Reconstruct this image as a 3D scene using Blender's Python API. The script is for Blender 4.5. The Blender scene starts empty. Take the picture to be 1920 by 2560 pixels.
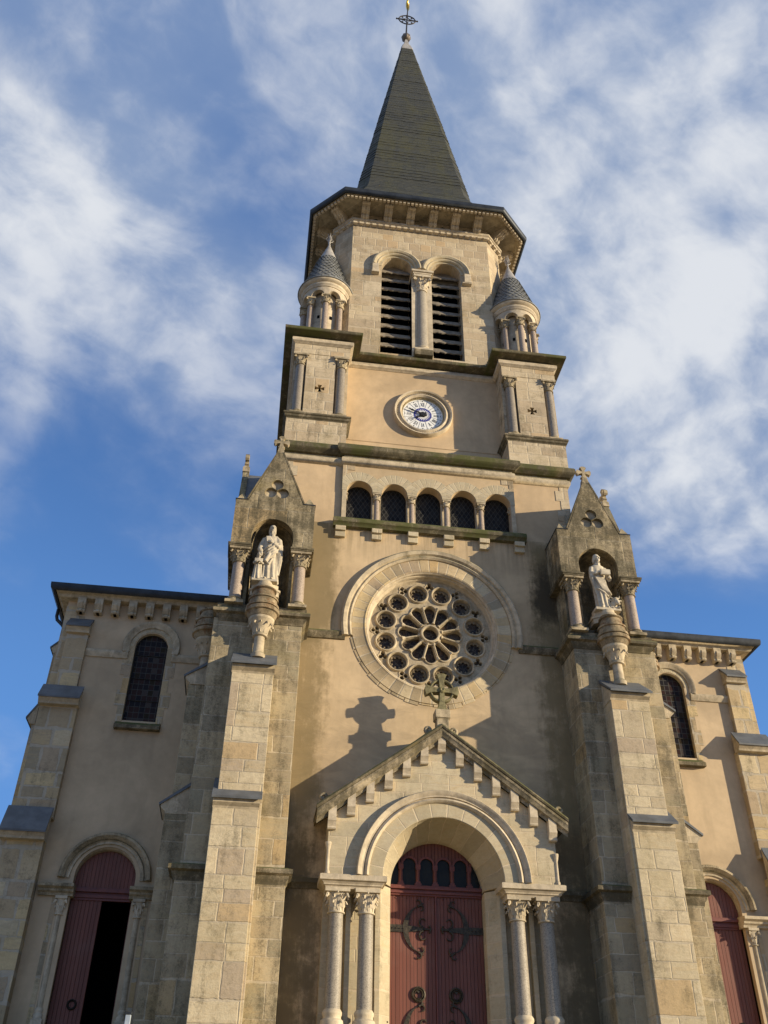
import bpy, bmesh, math, random
from math import pi, sin, cos, radians, sqrt, atan2, hypot, floor
from mathutils import Vector, Matrix
from mathutils.geometry import tessellate_polygon
random.seed(7)
scn = bpy.context.scene
COL = scn.collection

# ------------------------------------------------------------------ camera
cam = bpy.data.cameras.new("camera"); cam_o = bpy.data.objects.new("camera", cam); COL.objects.link(cam_o)
Rr = Vector((0.99000511, -0.14051359, 0.01207562)); Uu = Vector((-0.09241709, -0.58168402, 0.80814775)); Ff = Vector((0.10653155, 0.80118639, 0.58885601))
M3 = Matrix((Rr, Uu, -Ff)).transposed()
cam_o.matrix_world = Matrix.Translation((-4.70075, -24.93666, 1.6006)) @ M3.to_4x4()
cam.sensor_fit = 'HORIZONTAL'; cam.sensor_width = 36.0; cam.lens = 2301.42/1920*36
cam.clip_start = 0.1; cam.clip_end = 5000
scn.camera = cam_o

# ------------------------------------------------------------------ light
SUN_EL = radians(10.5); SUN_AZ = atan2(2.03, -1.0)          # clockwise from +Y
SDIR = Vector((sin(SUN_AZ)*cos(SUN_EL), cos(SUN_AZ)*cos(SUN_EL), sin(SUN_EL)))
sl = bpy.data.lights.new("sun", 'SUN'); sl.energy = 5.0; sl.angle = radians(0.55); sl.color = (1.0, 0.84, 0.60)
so = bpy.data.objects.new("sun", sl); COL.objects.link(so); so.rotation_euler = (-SDIR).to_track_quat('-Z', 'Y').to_euler()
scn.view_settings.view_transform = 'Standard'; scn.view_settings.look = 'None'
scn.view_settings.exposure = 0.44; scn.view_settings.gamma = 1.0

# ------------------------------------------------------------------ node helper
class NT:
    def __init__(s, tree): s.t = tree; s.n = tree.nodes; s.l = tree.links
    def new(s, t, **k):
        n = s.n.new(t)
        for a, b in k.items(): setattr(n, a, b)
        return n
    def put(s, sock, v):
        if isinstance(v, bpy.types.NodeSocket): s.l.new(v, sock)
        elif v is not None:
            if sock.type in ('RGBA',) and len(v) == 3: v = (*v, 1)
            sock.default_value = v
    def m(s, op, a, b=None, c=None, clamp=False):
        n = s.new('ShaderNodeMath', operation=op, use_clamp=clamp)
        s.put(n.inputs[0], a)
        if b is not None: s.put(n.inputs[1], b)
        if c is not None: s.put(n.inputs[2], c)
        return n.outputs[0]
    def vm(s, op, a, b=None, sc=None):
        n = s.new('ShaderNodeVectorMath', operation=op)
        s.put(n.inputs[0], a)
        if b is not None: s.put(n.inputs[1], b)
        if sc is not None: s.put(n.inputs['Scale'], sc)
        return n.outputs['Value'] if op in ('DOT_PRODUCT', 'LENGTH', 'DISTANCE') else n.outputs[0]
    def mix(s, f, a, b, bt='MIX'):
        n = s.new('ShaderNodeMix', data_type='RGBA', blend_type=bt)
        s.put(n.inputs[0], f); s.put(n.inputs[6], a); s.put(n.inputs[7], b); return n.outputs[2]
    def fmix(s, f, a, b): return s.m('ADD', a, s.m('MULTIPLY', f, s.m('SUBTRACT', b, a)))
    def noise(s, vec, scale, detail=4, rough=0.55, dist=0.0, off=None):
        n = s.new('ShaderNodeTexNoise')
        if off: vec = s.vm('ADD', vec, off)
        s.put(n.inputs['Vector'], vec); n.inputs['Scale'].default_value = scale; n.inputs['Detail'].default_value = detail
        n.inputs['Roughness'].default_value = rough; n.inputs['Distortion'].default_value = dist
        return n.outputs[0]
    def white(s, vec):
        n = s.new('ShaderNodeTexWhiteNoise', noise_dimensions='3D'); s.put(n.inputs['Vector'], vec); return n.outputs['Value'], n.outputs['Color']
    def comb(s, x, y, z):
        n = s.new('ShaderNodeCombineXYZ'); s.put(n.inputs[0], x); s.put(n.inputs[1], y); s.put(n.inputs[2], z); return n.outputs[0]
    def sep(s, v): n = s.new('ShaderNodeSeparateXYZ'); s.put(n.inputs[0], v); return n.outputs
    def step(s, v, a, b, lo=0.0, hi=1.0):
        n = s.new('ShaderNodeMapRange', interpolation_type='SMOOTHSTEP'); s.put(n.inputs[0], v)
        s.put(n.inputs[1], a); s.put(n.inputs[2], b); n.inputs[3].default_value = lo; n.inputs[4].default_value = hi; return n.outputs[0]
    def ramp(s, v, stops, interp='LINEAR'):
        n = s.new('ShaderNodeValToRGB'); s.put(n.inputs[0], v); cr = n.color_ramp; cr.interpolation = interp
        while len(cr.elements) < len(stops): cr.elements.new(0.5)
        for e, (p, c) in zip(cr.elements, stops): e.position = p; e.color = (*c, 1)
        return n.outputs[0]
    def bump(s, h, dist, strength=1.0, nrm=None):
        n = s.new('ShaderNodeBump'); s.put(n.inputs['Height'], h); n.inputs['Distance'].default_value = dist; n.inputs['Strength'].default_value = strength
        if nrm is not None: s.put(n.inputs['Normal'], nrm)
        return n.outputs[0]
def newmat(name):
    m = bpy.data.materials.new(name); m.use_nodes = True; nt = NT(m.node_tree)
    b = nt.n['Principled BSDF']; return m, nt, b
def finish(nt, b, col, rough=0.85, nrm=None, metal=0.0, spec=0.3):
    nt.put(b.inputs['Base Color'], col); nt.put(b.inputs['Roughness'], rough); nt.put(b.inputs['Metallic'], metal)
    b.inputs['Specular IOR Level'].default_value = spec
    if nrm is not None: nt.put(b.inputs['Normal'], nrm)

# ------------------------------------------------------------------ sky
w = bpy.data.worlds.new("World"); scn.world = w; w.use_nodes = True
nt = NT(w.node_tree); bg = nt.n['Background']
sky = nt.new('ShaderNodeTexSky', sky_type='NISHITA'); sky.sun_disc = False; sky.sun_elevation = SUN_EL; sky.sun_rotation = SUN_AZ
sky.air_density = 1.0; sky.dust_density = 0.6; sky.ozone_density = 2.0
d = nt.new('ShaderNodeTexCoord').outputs['Generated']
sx, sy, sz = nt.sep(d)
den = nt.m('ADD', nt.m('MAXIMUM', sz, 0.0), 0.45)
P = nt.comb(nt.m('DIVIDE', sx, den), nt.m('DIVIDE', sy, den), 0.0)
PR = nt.new('ShaderNodeVectorRotate', rotation_type='Z_AXIS'); nt.put(PR.inputs['Vector'], P); PR.inputs['Angle'].default_value = radians(-30)
PS = nt.vm('MULTIPLY', PR.outputs[0], (1.0, 1.15, 1.0))
wx = nt.noise(PS, 3.0, 4, 0.55, 0.0, off=(21, 3, 0)); wy = nt.noise(PS, 3.0, 4, 0.55, 0.0, off=(2, 31, 0))
warp = nt.vm('SCALE', nt.comb(nt.m('SUBTRACT', wx, 0.5), nt.m('SUBTRACT', wy, 0.5), 0.0), sc=0.13)
PW = nt.vm('ADD', PS, warp)
n1 = nt.noise(PW, 2.3, 8, 0.50, 0.0)
n2 = nt.noise(PW, 7.5, 9, 0.56, 0.0, off=(3, 7, 0))
cov = nt.m('ADD', nt.m('MULTIPLY', n1, 0.66), nt.m('MULTIPLY', n2, 0.34))
BL = [((-0.164,0.483,0.860),-.04,.10),((-0.077,0.550,0.832),-.16,.09),((-0.035,0.601,0.798),-.08,.08),((-0.207,0.729,0.652),-.02,.12),((-0.243,0.785,0.570),-.13,.12),
 ((-0.103,0.825,0.555),-.20,.18),((0.426,0.788,0.444),-.34,.15),((0.3,0.87,0.40),-.3,.2),((-0.22,0.87,0.42),-.26,.14),((-0.112,0.683,0.722),.04,.12),((0.224,0.407,0.886),-.05,.05),((0.33,0.66,0.66),.10,.10),
 ((0.261,0.430,0.864),.16,.16),((0.346,0.498,0.795),.22,.18),((0.085,0.448,0.890),.14,.12),((0.435,0.690,0.579),.34,.15),((-0.216,0.595,0.775),.12,.17),((-0.274,0.541,0.795),.08,.12),
 ((-0.002,0.713,0.701),.06,.12),((0.288,0.643,0.709),.18,.14),((0.416,0.546,0.727),.10,.12),((-0.255,0.903,0.345),.20,.05),((-0.254,0.734,0.630),.16,.035),((-0.255,0.83,0.48),.14,.03)]
bias = 0.12
for v, a, r in BL:
    dist = nt.vm('DISTANCE', nt.vm('ADD', d, nt.vm('SCALE', warp, sc=0.5)), v)
    bias = nt.m('ADD', bias, nt.step(dist, 0.0, r*1.5, a, 0.0))
cc = nt.m('ADD', nt.m('ADD', cov, bias), nt.step(sz, 0.54, 0.40, 0.0, -0.22))
mask = nt.step(cc, 0.28, 0.88)
# relief inside the cloud: difference of the field along the light
n1b = nt.noise(nt.vm('ADD', PW, (0.045, -0.03, 0.0)), 2.3, 8, 0.50, 0.0)
n2b = nt.noise(nt.vm('ADD', PW, (0.02, -0.013, 0.0)), 7.5, 9, 0.56, 0.0, off=(3, 7, 0))
rel = nt.m('ADD', nt.m('MULTIPLY', nt.m('SUBTRACT', n1, n1b), 2.6), nt.m('MULTIPLY', nt.m('SUBTRACT', n2, n2b), 1.5))
n3 = nt.noise(PW, 1.9, 7, 0.6, 0.0, off=(11, 2, 0))
shade = nt.step(nt.m('ADD', nt.m('ADD', nt.m('MULTIPLY', n3, 1.0), rel), nt.m('MULTIPLY', nt.m('SUBTRACT', cc, 0.6), 0.5)), 0.20, 0.92)
cloud = nt.mix(shade, (2.4, 3.2, 4.8), (6.9, 7.1, 7.4))
skyc = nt.mix(1.0, sky.outputs[0], (0.62, 0.86, 1.18), 'MULTIPLY')
skyc = nt.mix(0.7, skyc, (0.75, 1.85, 4.6))
lowf = nt.step(sz, 0.30, 0.66, 0.75, 0.0)
skyc = nt.mix(lowf, skyc, (1.15, 2.9, 6.6))
nt.put(bg.inputs['Color'], nt.mix(nt.m('MULTIPLY', mask, 0.92), skyc, cloud)); bg.inputs['Strength'].default_value = 0.085

# ------------------------------------------------------------------ mesh builder
class MB:
    def __init__(s): s.v = []; s.f = []; s.mi = []
    def add(s, vs, fs, m=0):
        b = len(s.v); s.v += [tuple(map(float, p)) for p in vs]; s.f += [tuple(i+b for i in f) for f in fs]; s.mi += [m]*len(fs); return s
    def box(s, x0, x1, y0, y1, z0, z1, m=0):
        if x0 > x1: x0, x1 = x1, x0
        if y0 > y1: y0, y1 = y1, y0
        return s.add([(x0,y0,z0),(x1,y0,z0),(x1,y1,z0),(x0,y1,z0),(x0,y0,z1),(x1,y0,z1),(x1,y1,z1),(x0,y1,z1)],
            [(0,3,2,1),(4,5,6,7),(0,1,5,4),(1,2,6,5),(2,3,7,6),(3,0,4,7)], m)
    def prism(s, poly, fn, h0, h1, m=0):
        """poly of (a,b); fn(a,b,h)->xyz; extrude h0..h1"""
        n = len(poly); tri = tessellate_polygon([[Vector((a, b, 0)) for a, b in poly]])
        vs = [fn(a, b, h0) for a, b in poly] + [fn(a, b, h1) for a, b in poly]
        fs = [tuple(t) for t in tri] + [tuple(i+n for i in reversed(t)) for t in tri]
        fs += [(i, (i+1) % n, (i+1) % n+n, i+n) for i in range(n)]
        return s.add(vs, fs, m)
    def plate(s, outer, holes, y0, y1, m=0, mr=None, fn=None):
        """facade plate in xz with holes, front y0, back y1"""
        fn = fn or (lambda a, b, h: (a, h, b))
        loops = [outer]+holes; flat = [p for l in loops for p in l]; n = len(flat)
        tri = tessellate_polygon([[Vector((a, b, 0)) for a, b in l] for l in loops])
        vs = [fn(a, b, y0) for a, b in flat]+[fn(a, b, y1) for a, b in flat]
        fs = [tuple(t) for t in tri]+[tuple(i+n for i in reversed(t)) for t in tri]
        b0 = len(s.v); s.add(vs, fs, m)
        o = 0
        for k, l in enumerate(loops):
            L = len(l); mm = m if k == 0 else (mr if mr is not None else m)
            s.f += [(b0+o+i, b0+o+(i+1) % L, b0+n+o+(i+1) % L, b0+n+o+i) for i in range(L)]; s.mi += [mm]*L
            o += L
        return s
    def lathe(s, x, y, prof, n=24, m=0, cap=True, sq=None):
        """prof [(r,z)]; about vertical axis"""
        vs = []; fs = []
        for r, z in prof:
            for i in range(n):
                a = 2*pi*i/n; vs.append((x+r*cos(a), y+r*sin(a), z))
        for j in range(len(prof)-1):
            for i in range(n):
                k = (i+1) % n; fs.append((j*n+i, j*n+k, (j+1)*n+k, (j+1)*n+i))
        if cap: fs += [tuple(reversed(range(n))), tuple((len(prof)-1)*n+i for i in range(n))]
        return s.add(vs, fs, m)
    def grid(s, rows, closed_u=True, m=0, cap=False):
        n = len(rows[0]); vs = [p for r in rows for p in r]; fs = []
        for j in range(len(rows)-1):
            for i in range(n if closed_u else n-1):
                k = (i+1) % n; fs.append((j*n+i, j*n+k, (j+1)*n+k, (j+1)*n+i))
        if cap: fs += [tuple(reversed(range(n))), tuple((len(rows)-1)*n+i for i in range(n))]
        return s.add(vs, fs, m)
    def arc(s, cx, cz, prof, a0=0.0, a1=pi, n=32, m=0, closed_prof=True):
        """sweep profile [(r,y)] around a horizontal y axis through (cx,cz)"""
        full = abs(a1-a0-2*pi) < 1e-6; rows = []
        for i in range(n if full else n+1):
            a = a0+(a1-a0)*i/n; rows.append([(cx+r*cos(a), y, cz+r*sin(a)) for r, y in prof])
        if full: rows.append(rows[0])
        return s.grid(rows, closed_prof, m, cap=(closed_prof and not full))
    def tube(s, pts, r, n=8, m=0, cap=True):
        pts = [Vector(p) for p in pts]; rs = r if isinstance(r, (list, tuple)) else [r]*len(pts); rows = []
        up = Vector((0, 1, 0.01)) ; 
        for i, p in enumerate(pts):
            t = (pts[min(i+1, len(pts)-1)]-pts[max(i-1, 0)]).normalized()
            a = t.cross(up)
            if a.length < 1e-3: a = t.cross(Vector((1, 0, 0)))
            a.normalize(); b = t.cross(a)
            rows.append([tuple(p+rs[i]*(a*cos(2*pi*k/n)+b*sin(2*pi*k/n))) for k in range(n)])
        return s.grid(rows, True, m, cap)
    def sphere(s, c, r, n=12, m=0, rot=None):
        rx, ry, rz = r if isinstance(r, (tuple, list)) else (r, r, r); rows = []
        for j in range(1, n//2+4):
            t = pi*j/(n//2+4); row = []
            for i in range(n):
                p = Vector((rx*sin(t)*cos(2*pi*i/n), ry*sin(t)*sin(2*pi*i/n), rz*cos(t)))
                if rot: p = rot @ p
                row.append(tuple(p+Vector(c)))
            rows.append(row)
        return s.grid(rows, True, m, cap=True)
    def sweep(s, path, prof, closed=False, m=0, cap=True):
        """path [(x,y)], outward = right of travel; prof [(d,z)] closed loop"""
        rows = []; n = len(path)
        offs = {}
        for i in range(n):
            p = Vector(path[i])
            if closed or 0 < i < n-1:
                a = (p-Vector(path[i-1])).normalized(); b = (Vector(path[(i+1) % n])-p).normalized()
                na = Vector((a.y, -a.x)); nb = Vector((b.y, -b.x)); mn = (na+nb); mn /= max(0.2, mn.dot(na))
            else:
                a = (Vector(path[1])-p) if i == 0 else (p-Vector(path[i-1])); a.normalize(); mn = Vector((a.y, -a.x))
            rows.append([(p.x+mn.x*dd, p.y+mn.y*dd, z) for dd, z in prof])
        if closed: rows.append(rows[0])
        return s.grid(rows, True, m, cap=not closed)
    def leaf(s, cx, cy, ang, r0, z0, h, wd, out, m=0, curl=0.25):
        ca, sa = cos(ang), sin(ang); K = 7; front = []; back = []
        for j in range(K+1):
            t = j/K
            if t < .8: rr = r0+out*(t/.8)**2.2; zz = z0+h*(t/.8)
            else:
                q = (t-.8)/.2; rr = r0+out+curl*h*sin(q*pi/2)*.7; zz = z0+h-curl*h*(1-cos(q*pi/2))*1.1
            ww = wd*(0.55+0.45*sin(pi*min(1, t*1.25)))*(1 if t < .8 else 1-.75*(t-.8)/.2)
            rowf = []
            for q in (-1, -.5, 0, .5, 1):
                bul = .05*h*(1-abs(q))+ (0.03*h if q == 0 else 0)
                rowf.append((rr+bul, q*ww/2, zz))
            front.append([(cx+a*ca-b*sa, cy+a*sa+b*ca, c) for a, b, c in rowf])
            rowb = [(a-.09*h, b*.9, c-.01*h) for a, b, c in rowf]
            back.append([(cx+a*ca-b*sa, cy+a*sa+b*ca, c) for a, b, c in reversed(rowb)])
        return s.grid([f+b for f, b in zip(front, back)], True, m, cap=True)
    def build(s, name, mats, parent=None, origin=None, smooth=35, bevel=0, **props):
        o0 = Vector(origin) if origin else Vector((0, 0, 0))
        me = bpy.data.meshes.new(name); me.from_pydata([tuple(Vector(p)-o0) for p in s.v], [], s.f)
        if not isinstance(mats, (list, tuple)): mats = [mats]
        for mm in mats: me.materials.append(mm)
        me.polygons.foreach_set('material_index', s.mi)
        bm = bmesh.new(); bm.from_mesh(me)
        bmesh.ops.remove_doubles(bm, verts=bm.verts, dist=1e-5)
        bmesh.ops.dissolve_degenerate(bm, edges=bm.edges, dist=1e-6)
        bmesh.ops.recalc_face_normals(bm, faces=bm.faces); bm.to_mesh(me); bm.free()
        if smooth:
            me.shade_smooth(); me.set_sharp_from_angle(angle=radians(smooth))
        o = bpy.data.objects.new(name, me); COL.objects.link(o); o.location = o0
        if parent: attach(o, parent)
        for k, v in props.items(): o[k] = v
        if bevel:
            b = o.modifiers.new('bevel', 'BEVEL'); b.width = bevel; b.segments = 2; b.limit_method = 'ANGLE'; b.angle_limit = radians(40)
        return o
WL = {}
def attach(o, parent):
    o.parent = parent; wl = WL.get(parent.name, Vector(parent.location)); WL[o.name] = Vector(o.location)
    o.matrix_parent_inverse = Matrix.Translation(-wl)
def thing(name, label, cat, loc=(0, 0, 0), group=None):
    o = bpy.data.objects.new(name, None); COL.objects.link(o); o.location = loc; o['label'] = label; o['category'] = cat
    if group: o['group'] = group
    WL[o.name] = Vector(loc); return o
def tag(o, label, cat, group=None):
    o['label'] = label; o['category'] = cat
    if group: o['group'] = group
    return o

def circ(cx, cz, r, n=48, a0=0.0): return [(cx+r*cos(a0+2*pi*i/n), cz+r*sin(a0+2*pi*i/n)) for i in range(n)]
def archloop(cx, zs, r, zb, n=24, flat=1.0):
    return [(cx-r, zb), (cx+r, zb)]+[(cx+r*cos(pi*i/n), zs+flat*r*sin(pi*i/n)) for i in range(n+1)]
def foil(cx, cz, R, r, k, n=60, a0=pi/2):
    """outline of k lobes radius r centred at distance R"""
    out = []
    for i in range(n):
        a = 2*pi*i/n; best = 0
        for j in range(k):
            b = a0+2*pi*j/k; c = R*cos(a-b); disc = r*r-(R*sin(a-b))**2
            if disc >= 0: best = max(best, c+sqrt(disc))
        out.append((cx+best*cos(a), cz+best*sin(a)))
    return out

# ------------------------------------------------------------------ materials
def grime(nt, col, amount, pos, nrm, moss=0.6, tint=(0.10, 0.083, 0.05)):
    """lichen blotches, run-off streaks, moss on upward faces"""
    px, py, pz = nt.sep(pos)
    a = nt.noise(pos, 1.1, 6, 0.62, 0.4)
    st = nt.noise(nt.comb(nt.m('MULTIPLY', px, 5.0), nt.m('MULTIPLY', py, 5.0), nt.m('MULTIPLY', pz, 0.55)), 1.0, 5, 0.6)
    f = nt.noise(pos, 14.0, 4, 0.7)
    a = nt.m('ADD', nt.m('MULTIPLY', a, 0.55), nt.m('MULTIPLY', nt.noise(pos, 3.4, 8, 0.72, off=(1, 2, 3)), 0.45))
    g = nt.m('ADD', nt.m('MULTIPLY', a, 0.6), nt.m('ADD', nt.m('MULTIPLY', st, 0.3), nt.m('MULTIPLY', f, 0.18)))
    pit = nt.noise(pos, 38.0, 3, 0.75)
    g = nt.m('ADD', g, nt.m('MULTIPLY', nt.m('SUBTRACT', pit, 0.5), 0.22))
    mk = nt.m('MULTIPLY', nt.step(g, 0.63-amount*0.22, 0.77-amount*0.16), min(0.92, 0.35+amount*0.6))
    tc = nt.mix(nt.noise(pos, 2.3, 3, 0.5, off=(5, 5, 5)), tint, (tint[0]*0.55, tint[1]*0.6, tint[2]*0.6))
    col = nt.mix(mk, col, tc)
    # olive / ochre lichen film
    b = nt.step(nt.noise(pos, 0.8, 5, 0.6, 0.3, off=(9, 1, 4)), 0.50, 0.72)
    col = nt.mix(nt.m('MULTIPLY', b, 0.30*amount+0.05), col, (0.27, 0.21, 0.08))
    if moss > 0:
        nz = nt.sep(nrm)[2]
        mm = nt.m('MULTIPLY', nt.step(nz, 0.25, 0.7), nt.step(nt.noise(pos, 3.5, 4, 0.7), 0.3, 0.52))
        col = nt.mix(nt.m('MULTIPLY', mm, moss), col, (0.085, 0.10, 0.03))
    return col
PAL_WARM = [(0.0, (0.45, 0.345, 0.225)), (0.16, (0.54, 0.42, 0.275)), (0.32, (0.38, 0.30, 0.20)), (0.46, (0.58, 0.47, 0.32)), (0.58, (0.50, 0.38, 0.235)), (0.70, (0.43, 0.33, 0.23)), (0.80, (0.60, 0.46, 0.27)), (0.90, (0.34, 0.285, 0.205)), (0.96, (0.52, 0.36, 0.19))]
PAL_GREY = [(0.0, (0.37, 0.30, 0.205)), (0.2, (0.44, 0.36, 0.245)), (0.4, (0.32, 0.265, 0.185)), (0.55, (0.41, 0.335, 0.225)), (0.7, (0.48, 0.385, 0.255)), (0.85, (0.33, 0.28, 0.195)), (0.95, (0.46, 0.335, 0.19))]
PAL_LIGHT = [(0.0, (0.50, 0.425, 0.31)), (0.3, (0.55, 0.465, 0.335)), (0.5, (0.47, 0.40, 0.29)), (0.7, (0.53, 0.445, 0.32)), (0.88, (0.45, 0.38, 0.27))]
def yel(p): return [(t, (c[0]*.97, c[1]*.985, c[2]*.93)) for t, c in p]
PAL_WARM, PAL_GREY, PAL_LIGHT = yel(PAL_WARM), yel(PAL_GREY), yel(PAL_LIGHT)
def stone(name, pal, H=0.42, W=(0.45, 0.5), mortar=0.013, mcol=(0.60, 0.51, 0.36), amount=0.5, mode='wall', moss=0.5, seed=0.0, R=1.0, bump=1.0):
    m, nt, b = newmat(name)
    geo = nt.new('ShaderNodeNewGeometry'); pos = geo.outputs['Position']; nrm = geo.outputs['True Normal']
    if mode == 'polar':
        oc = nt.new('ShaderNodeTexCoord').outputs['Object']; ox, oy, oz = nt.sep(oc)
        ang = nt.m('ARCTAN2', oz, ox); rad = nt.m('SQRT', nt.m('ADD', nt.m('MULTIPLY', ox, ox), nt.m('MULTIPLY', oz, oz)))
        u = rad; v = nt.m('MULTIPLY', ang, R); plane = 3.0
    else:
        px, py, pz = nt.sep(pos); nx, ny, nz = nt.sep(nrm)
        side = nt.m('GREATER_THAN', nt.m('ABSOLUTE', nx), 0.6)
        u = nt.fmix(side, px, py); v = pz; plane = side
        v = nt.m('ADD', v, nt.m('ADD', nt.m('MULTIPLY', nt.m('SINE', nt.m('MULTIPLY', v, 1.9)), 0.16), nt.m('MULTIPLY', nt.m('SINE', nt.m('ADD', nt.m('MULTIPLY', v, 4.7), seed)), 0.07)))
    wob = nt.noise(pos, 3.0, 3, 0.6)
    wv = nt.m('MULTIPLY', nt.m('SUBTRACT', wob, 0.5), 0.045)
    vv = nt.m('DIVIDE', nt.m('ADD', v, wv), H); ri = nt.m('FLOOR', vv); fr = nt.m('FRACT', vv)
    r1, _ = nt.white(nt.comb(ri, seed, plane)); r2, _ = nt.white(nt.comb(ri, seed+3.7, plane))
    Wd = nt.m('ADD', W[0], nt.m('MULTIPLY', r1, W[1])) if mode != 'polar' else 10.0
    wob2 = nt.noise(pos, 3.3, 2, 0.6, off=(4, 4, 4))
    uu = nt.m('ADD', nt.m('DIVIDE', nt.m('ADD', u, nt.m('MULTIPLY', nt.m('SUBTRACT', wob2, 0.5), 0.045)), Wd), nt.m('MULTIPLY', r2, 9.0)) if mode != 'polar' else nt.m('DIVIDE', u, 10.0)
    ci = nt.m('FLOOR', uu); fu = nt.m('FRACT', uu)
    du = nt.m('MULTIPLY', nt.m('MINIMUM', fu, nt.m('SUBTRACT', 1.0, fu)), Wd) if mode != 'polar' else 1.0
    dv = nt.m('MULTIPLY', nt.m('MINIMUM', fr, nt.m('SUBTRACT', 1.0, fr)), H)
    dd = nt.m('MINIMUM', du, dv)
    mw = nt.m('MULTIPLY', mortar, nt.step(nt.noise(pos, 1.7, 3, 0.6, off=(2, 8, 1)), 0.30, 0.72, 0.4, 2.6))
    mort = nt.m('SUBTRACT', 1.0, nt.step(dd, mw, nt.m('ADD', mw, 0.012)))
    rc, rcol = nt.white(nt.comb(ri, ci, nt.m('ADD', plane, seed+0.31)))
    base = nt.ramp(rc, pal, 'CONSTANT')
    rsel = nt.sep(rcol)[1]
    # sedimentary veins per block
    vein = nt.noise(nt.vm('ADD', nt.vm('MULTIPLY', pos, (1.5, 1.5, 6.0)), nt.vm('SCALE', rcol, sc=7.0)), 1.6, 6, 0.65, 1.2)
    base = nt.mix(nt.m('MULTIPLY', nt.step(vein, 0.42, 0.66), 0.38), base, nt.mix(rsel, (0.50, 0.36, 0.19), (0.31, 0.26, 0.20)))
    fine = nt.noise(pos, 26.0, 5, 0.7); med = nt.noise(pos, 6.0, 5, 0.65)
    base = nt.mix(1.0, base, nt.mix(fine, (0.84, 0.84, 0.84), (1.13, 1.13, 1.13)), 'MULTIPLY')
    base = nt.mix(1.0, base, nt.mix(nt.noise(pos, 9.0, 7, 0.72), (0.80, 0.79, 0.77), (1.20, 1.20, 1.19)), 'MULTIPLY')
    base = nt.mix(1.0, base, nt.mix(nt.noise(pos, 0.6, 3, 0.6, off=(8, 3, 2)), (0.82, 0.82, 0.82), (1.18, 1.18, 1.17)), 'MULTIPLY')
    col = nt.mix(nt.m('MULTIPLY', mort, 0.85), base, nt.mix(med, mcol, (mcol[0]*0.72, mcol[1]*0.7, mcol[2]*0.68)))
    col = grime(nt, col, amount, pos, nrm, moss)
    h = nt.m('ADD', nt.m('MULTIPLY', nt.m('SUBTRACT', 1.0, mort), nt.m('ADD', 0.55, nt.m('MULTIPLY', rsel, 0.45))), nt.m('ADD', nt.m('MULTIPLY', med, 0.5), nt.m('ADD', nt.m('MULTIPLY', fine, 0.30), nt.m('MULTIPLY', vein, 0.35))))
    finish(nt, b, col, 0.9, nt.bump(h, 0.016*bump, 0.75), spec=0.2)
    return m
def trim(name, base, amount, moss=0.8, joint=0.9, jc=(0.60, 0.50, 0.35), bump=1.0, film=None):
    """moulded stone with sparse vertical joints"""
    m, nt, b = newmat(name)
    geo = nt.new('ShaderNodeNewGeometry'); pos = geo.outputs['Position']; nrm = geo.outputs['True Normal']
    px, py, pz = nt.sep(pos); s_ = nt.m('ADD', px, nt.m('MULTIPLY', py, 1.0))
    fr = nt.m('FRACT', nt.m('DIVIDE', nt.m('ADD', s_, nt.m('MULTIPLY', nt.noise(pos, 2.0, 2), 0.05)), joint))
    ri, rcol = nt.white(nt.comb(nt.m('FLOOR', nt.m('DIVIDE', s_, joint)), nt.m('FLOOR', nt.m('MULTIPLY', pz, 1.2)), 0.0))
    jd = nt.m('MULTIPLY', nt.m('MINIMUM', fr, nt.m('SUBTRACT', 1.0, fr)), joint)
    jt = nt.m('SUBTRACT', 1.0, nt.step(jd, 0.006, 0.016)) if joint < 50 else 0.0
    med = nt.noise(pos, 5.0, 5, 0.65); fine = nt.noise(pos, 30.0, 4, 0.7)
    c = nt.mix(nt.step(med, 0.3, 0.7), tuple(x*0.78 for x in base), tuple(min(1, x*1.14) for x in base))
    c = nt.mix(1.0, c, nt.mix(ri, (0.86, 0.85, 0.84), (1.1, 1.09, 1.07)), 'MULTIPLY')
    c = nt.mix(nt.m('MULTIPLY', jt, 0.6), c, jc) if joint < 50 else c
    c = grime(nt, c, amount, pos, nrm, moss)
    if film:
        fc, lo, hi, st_ = film
        fm = nt.m('MULTIPLY', nt.step(nt.noise(pos, 0.9 if st_ < .95 else 2.2, 8, 0.7, 0.2, off=(6, 6, 6)), lo, hi), st_)
        c = nt.mix(fm, c, fc)
    h = nt.m('ADD', nt.m('MULTIPLY', med, 0.7), nt.m('MULTIPLY', fine, 0.4))
    finish(nt, b, c, 0.88, nt.bump(h, 0.012*bump, 0.7), spec=0.2)
    return m
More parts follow.
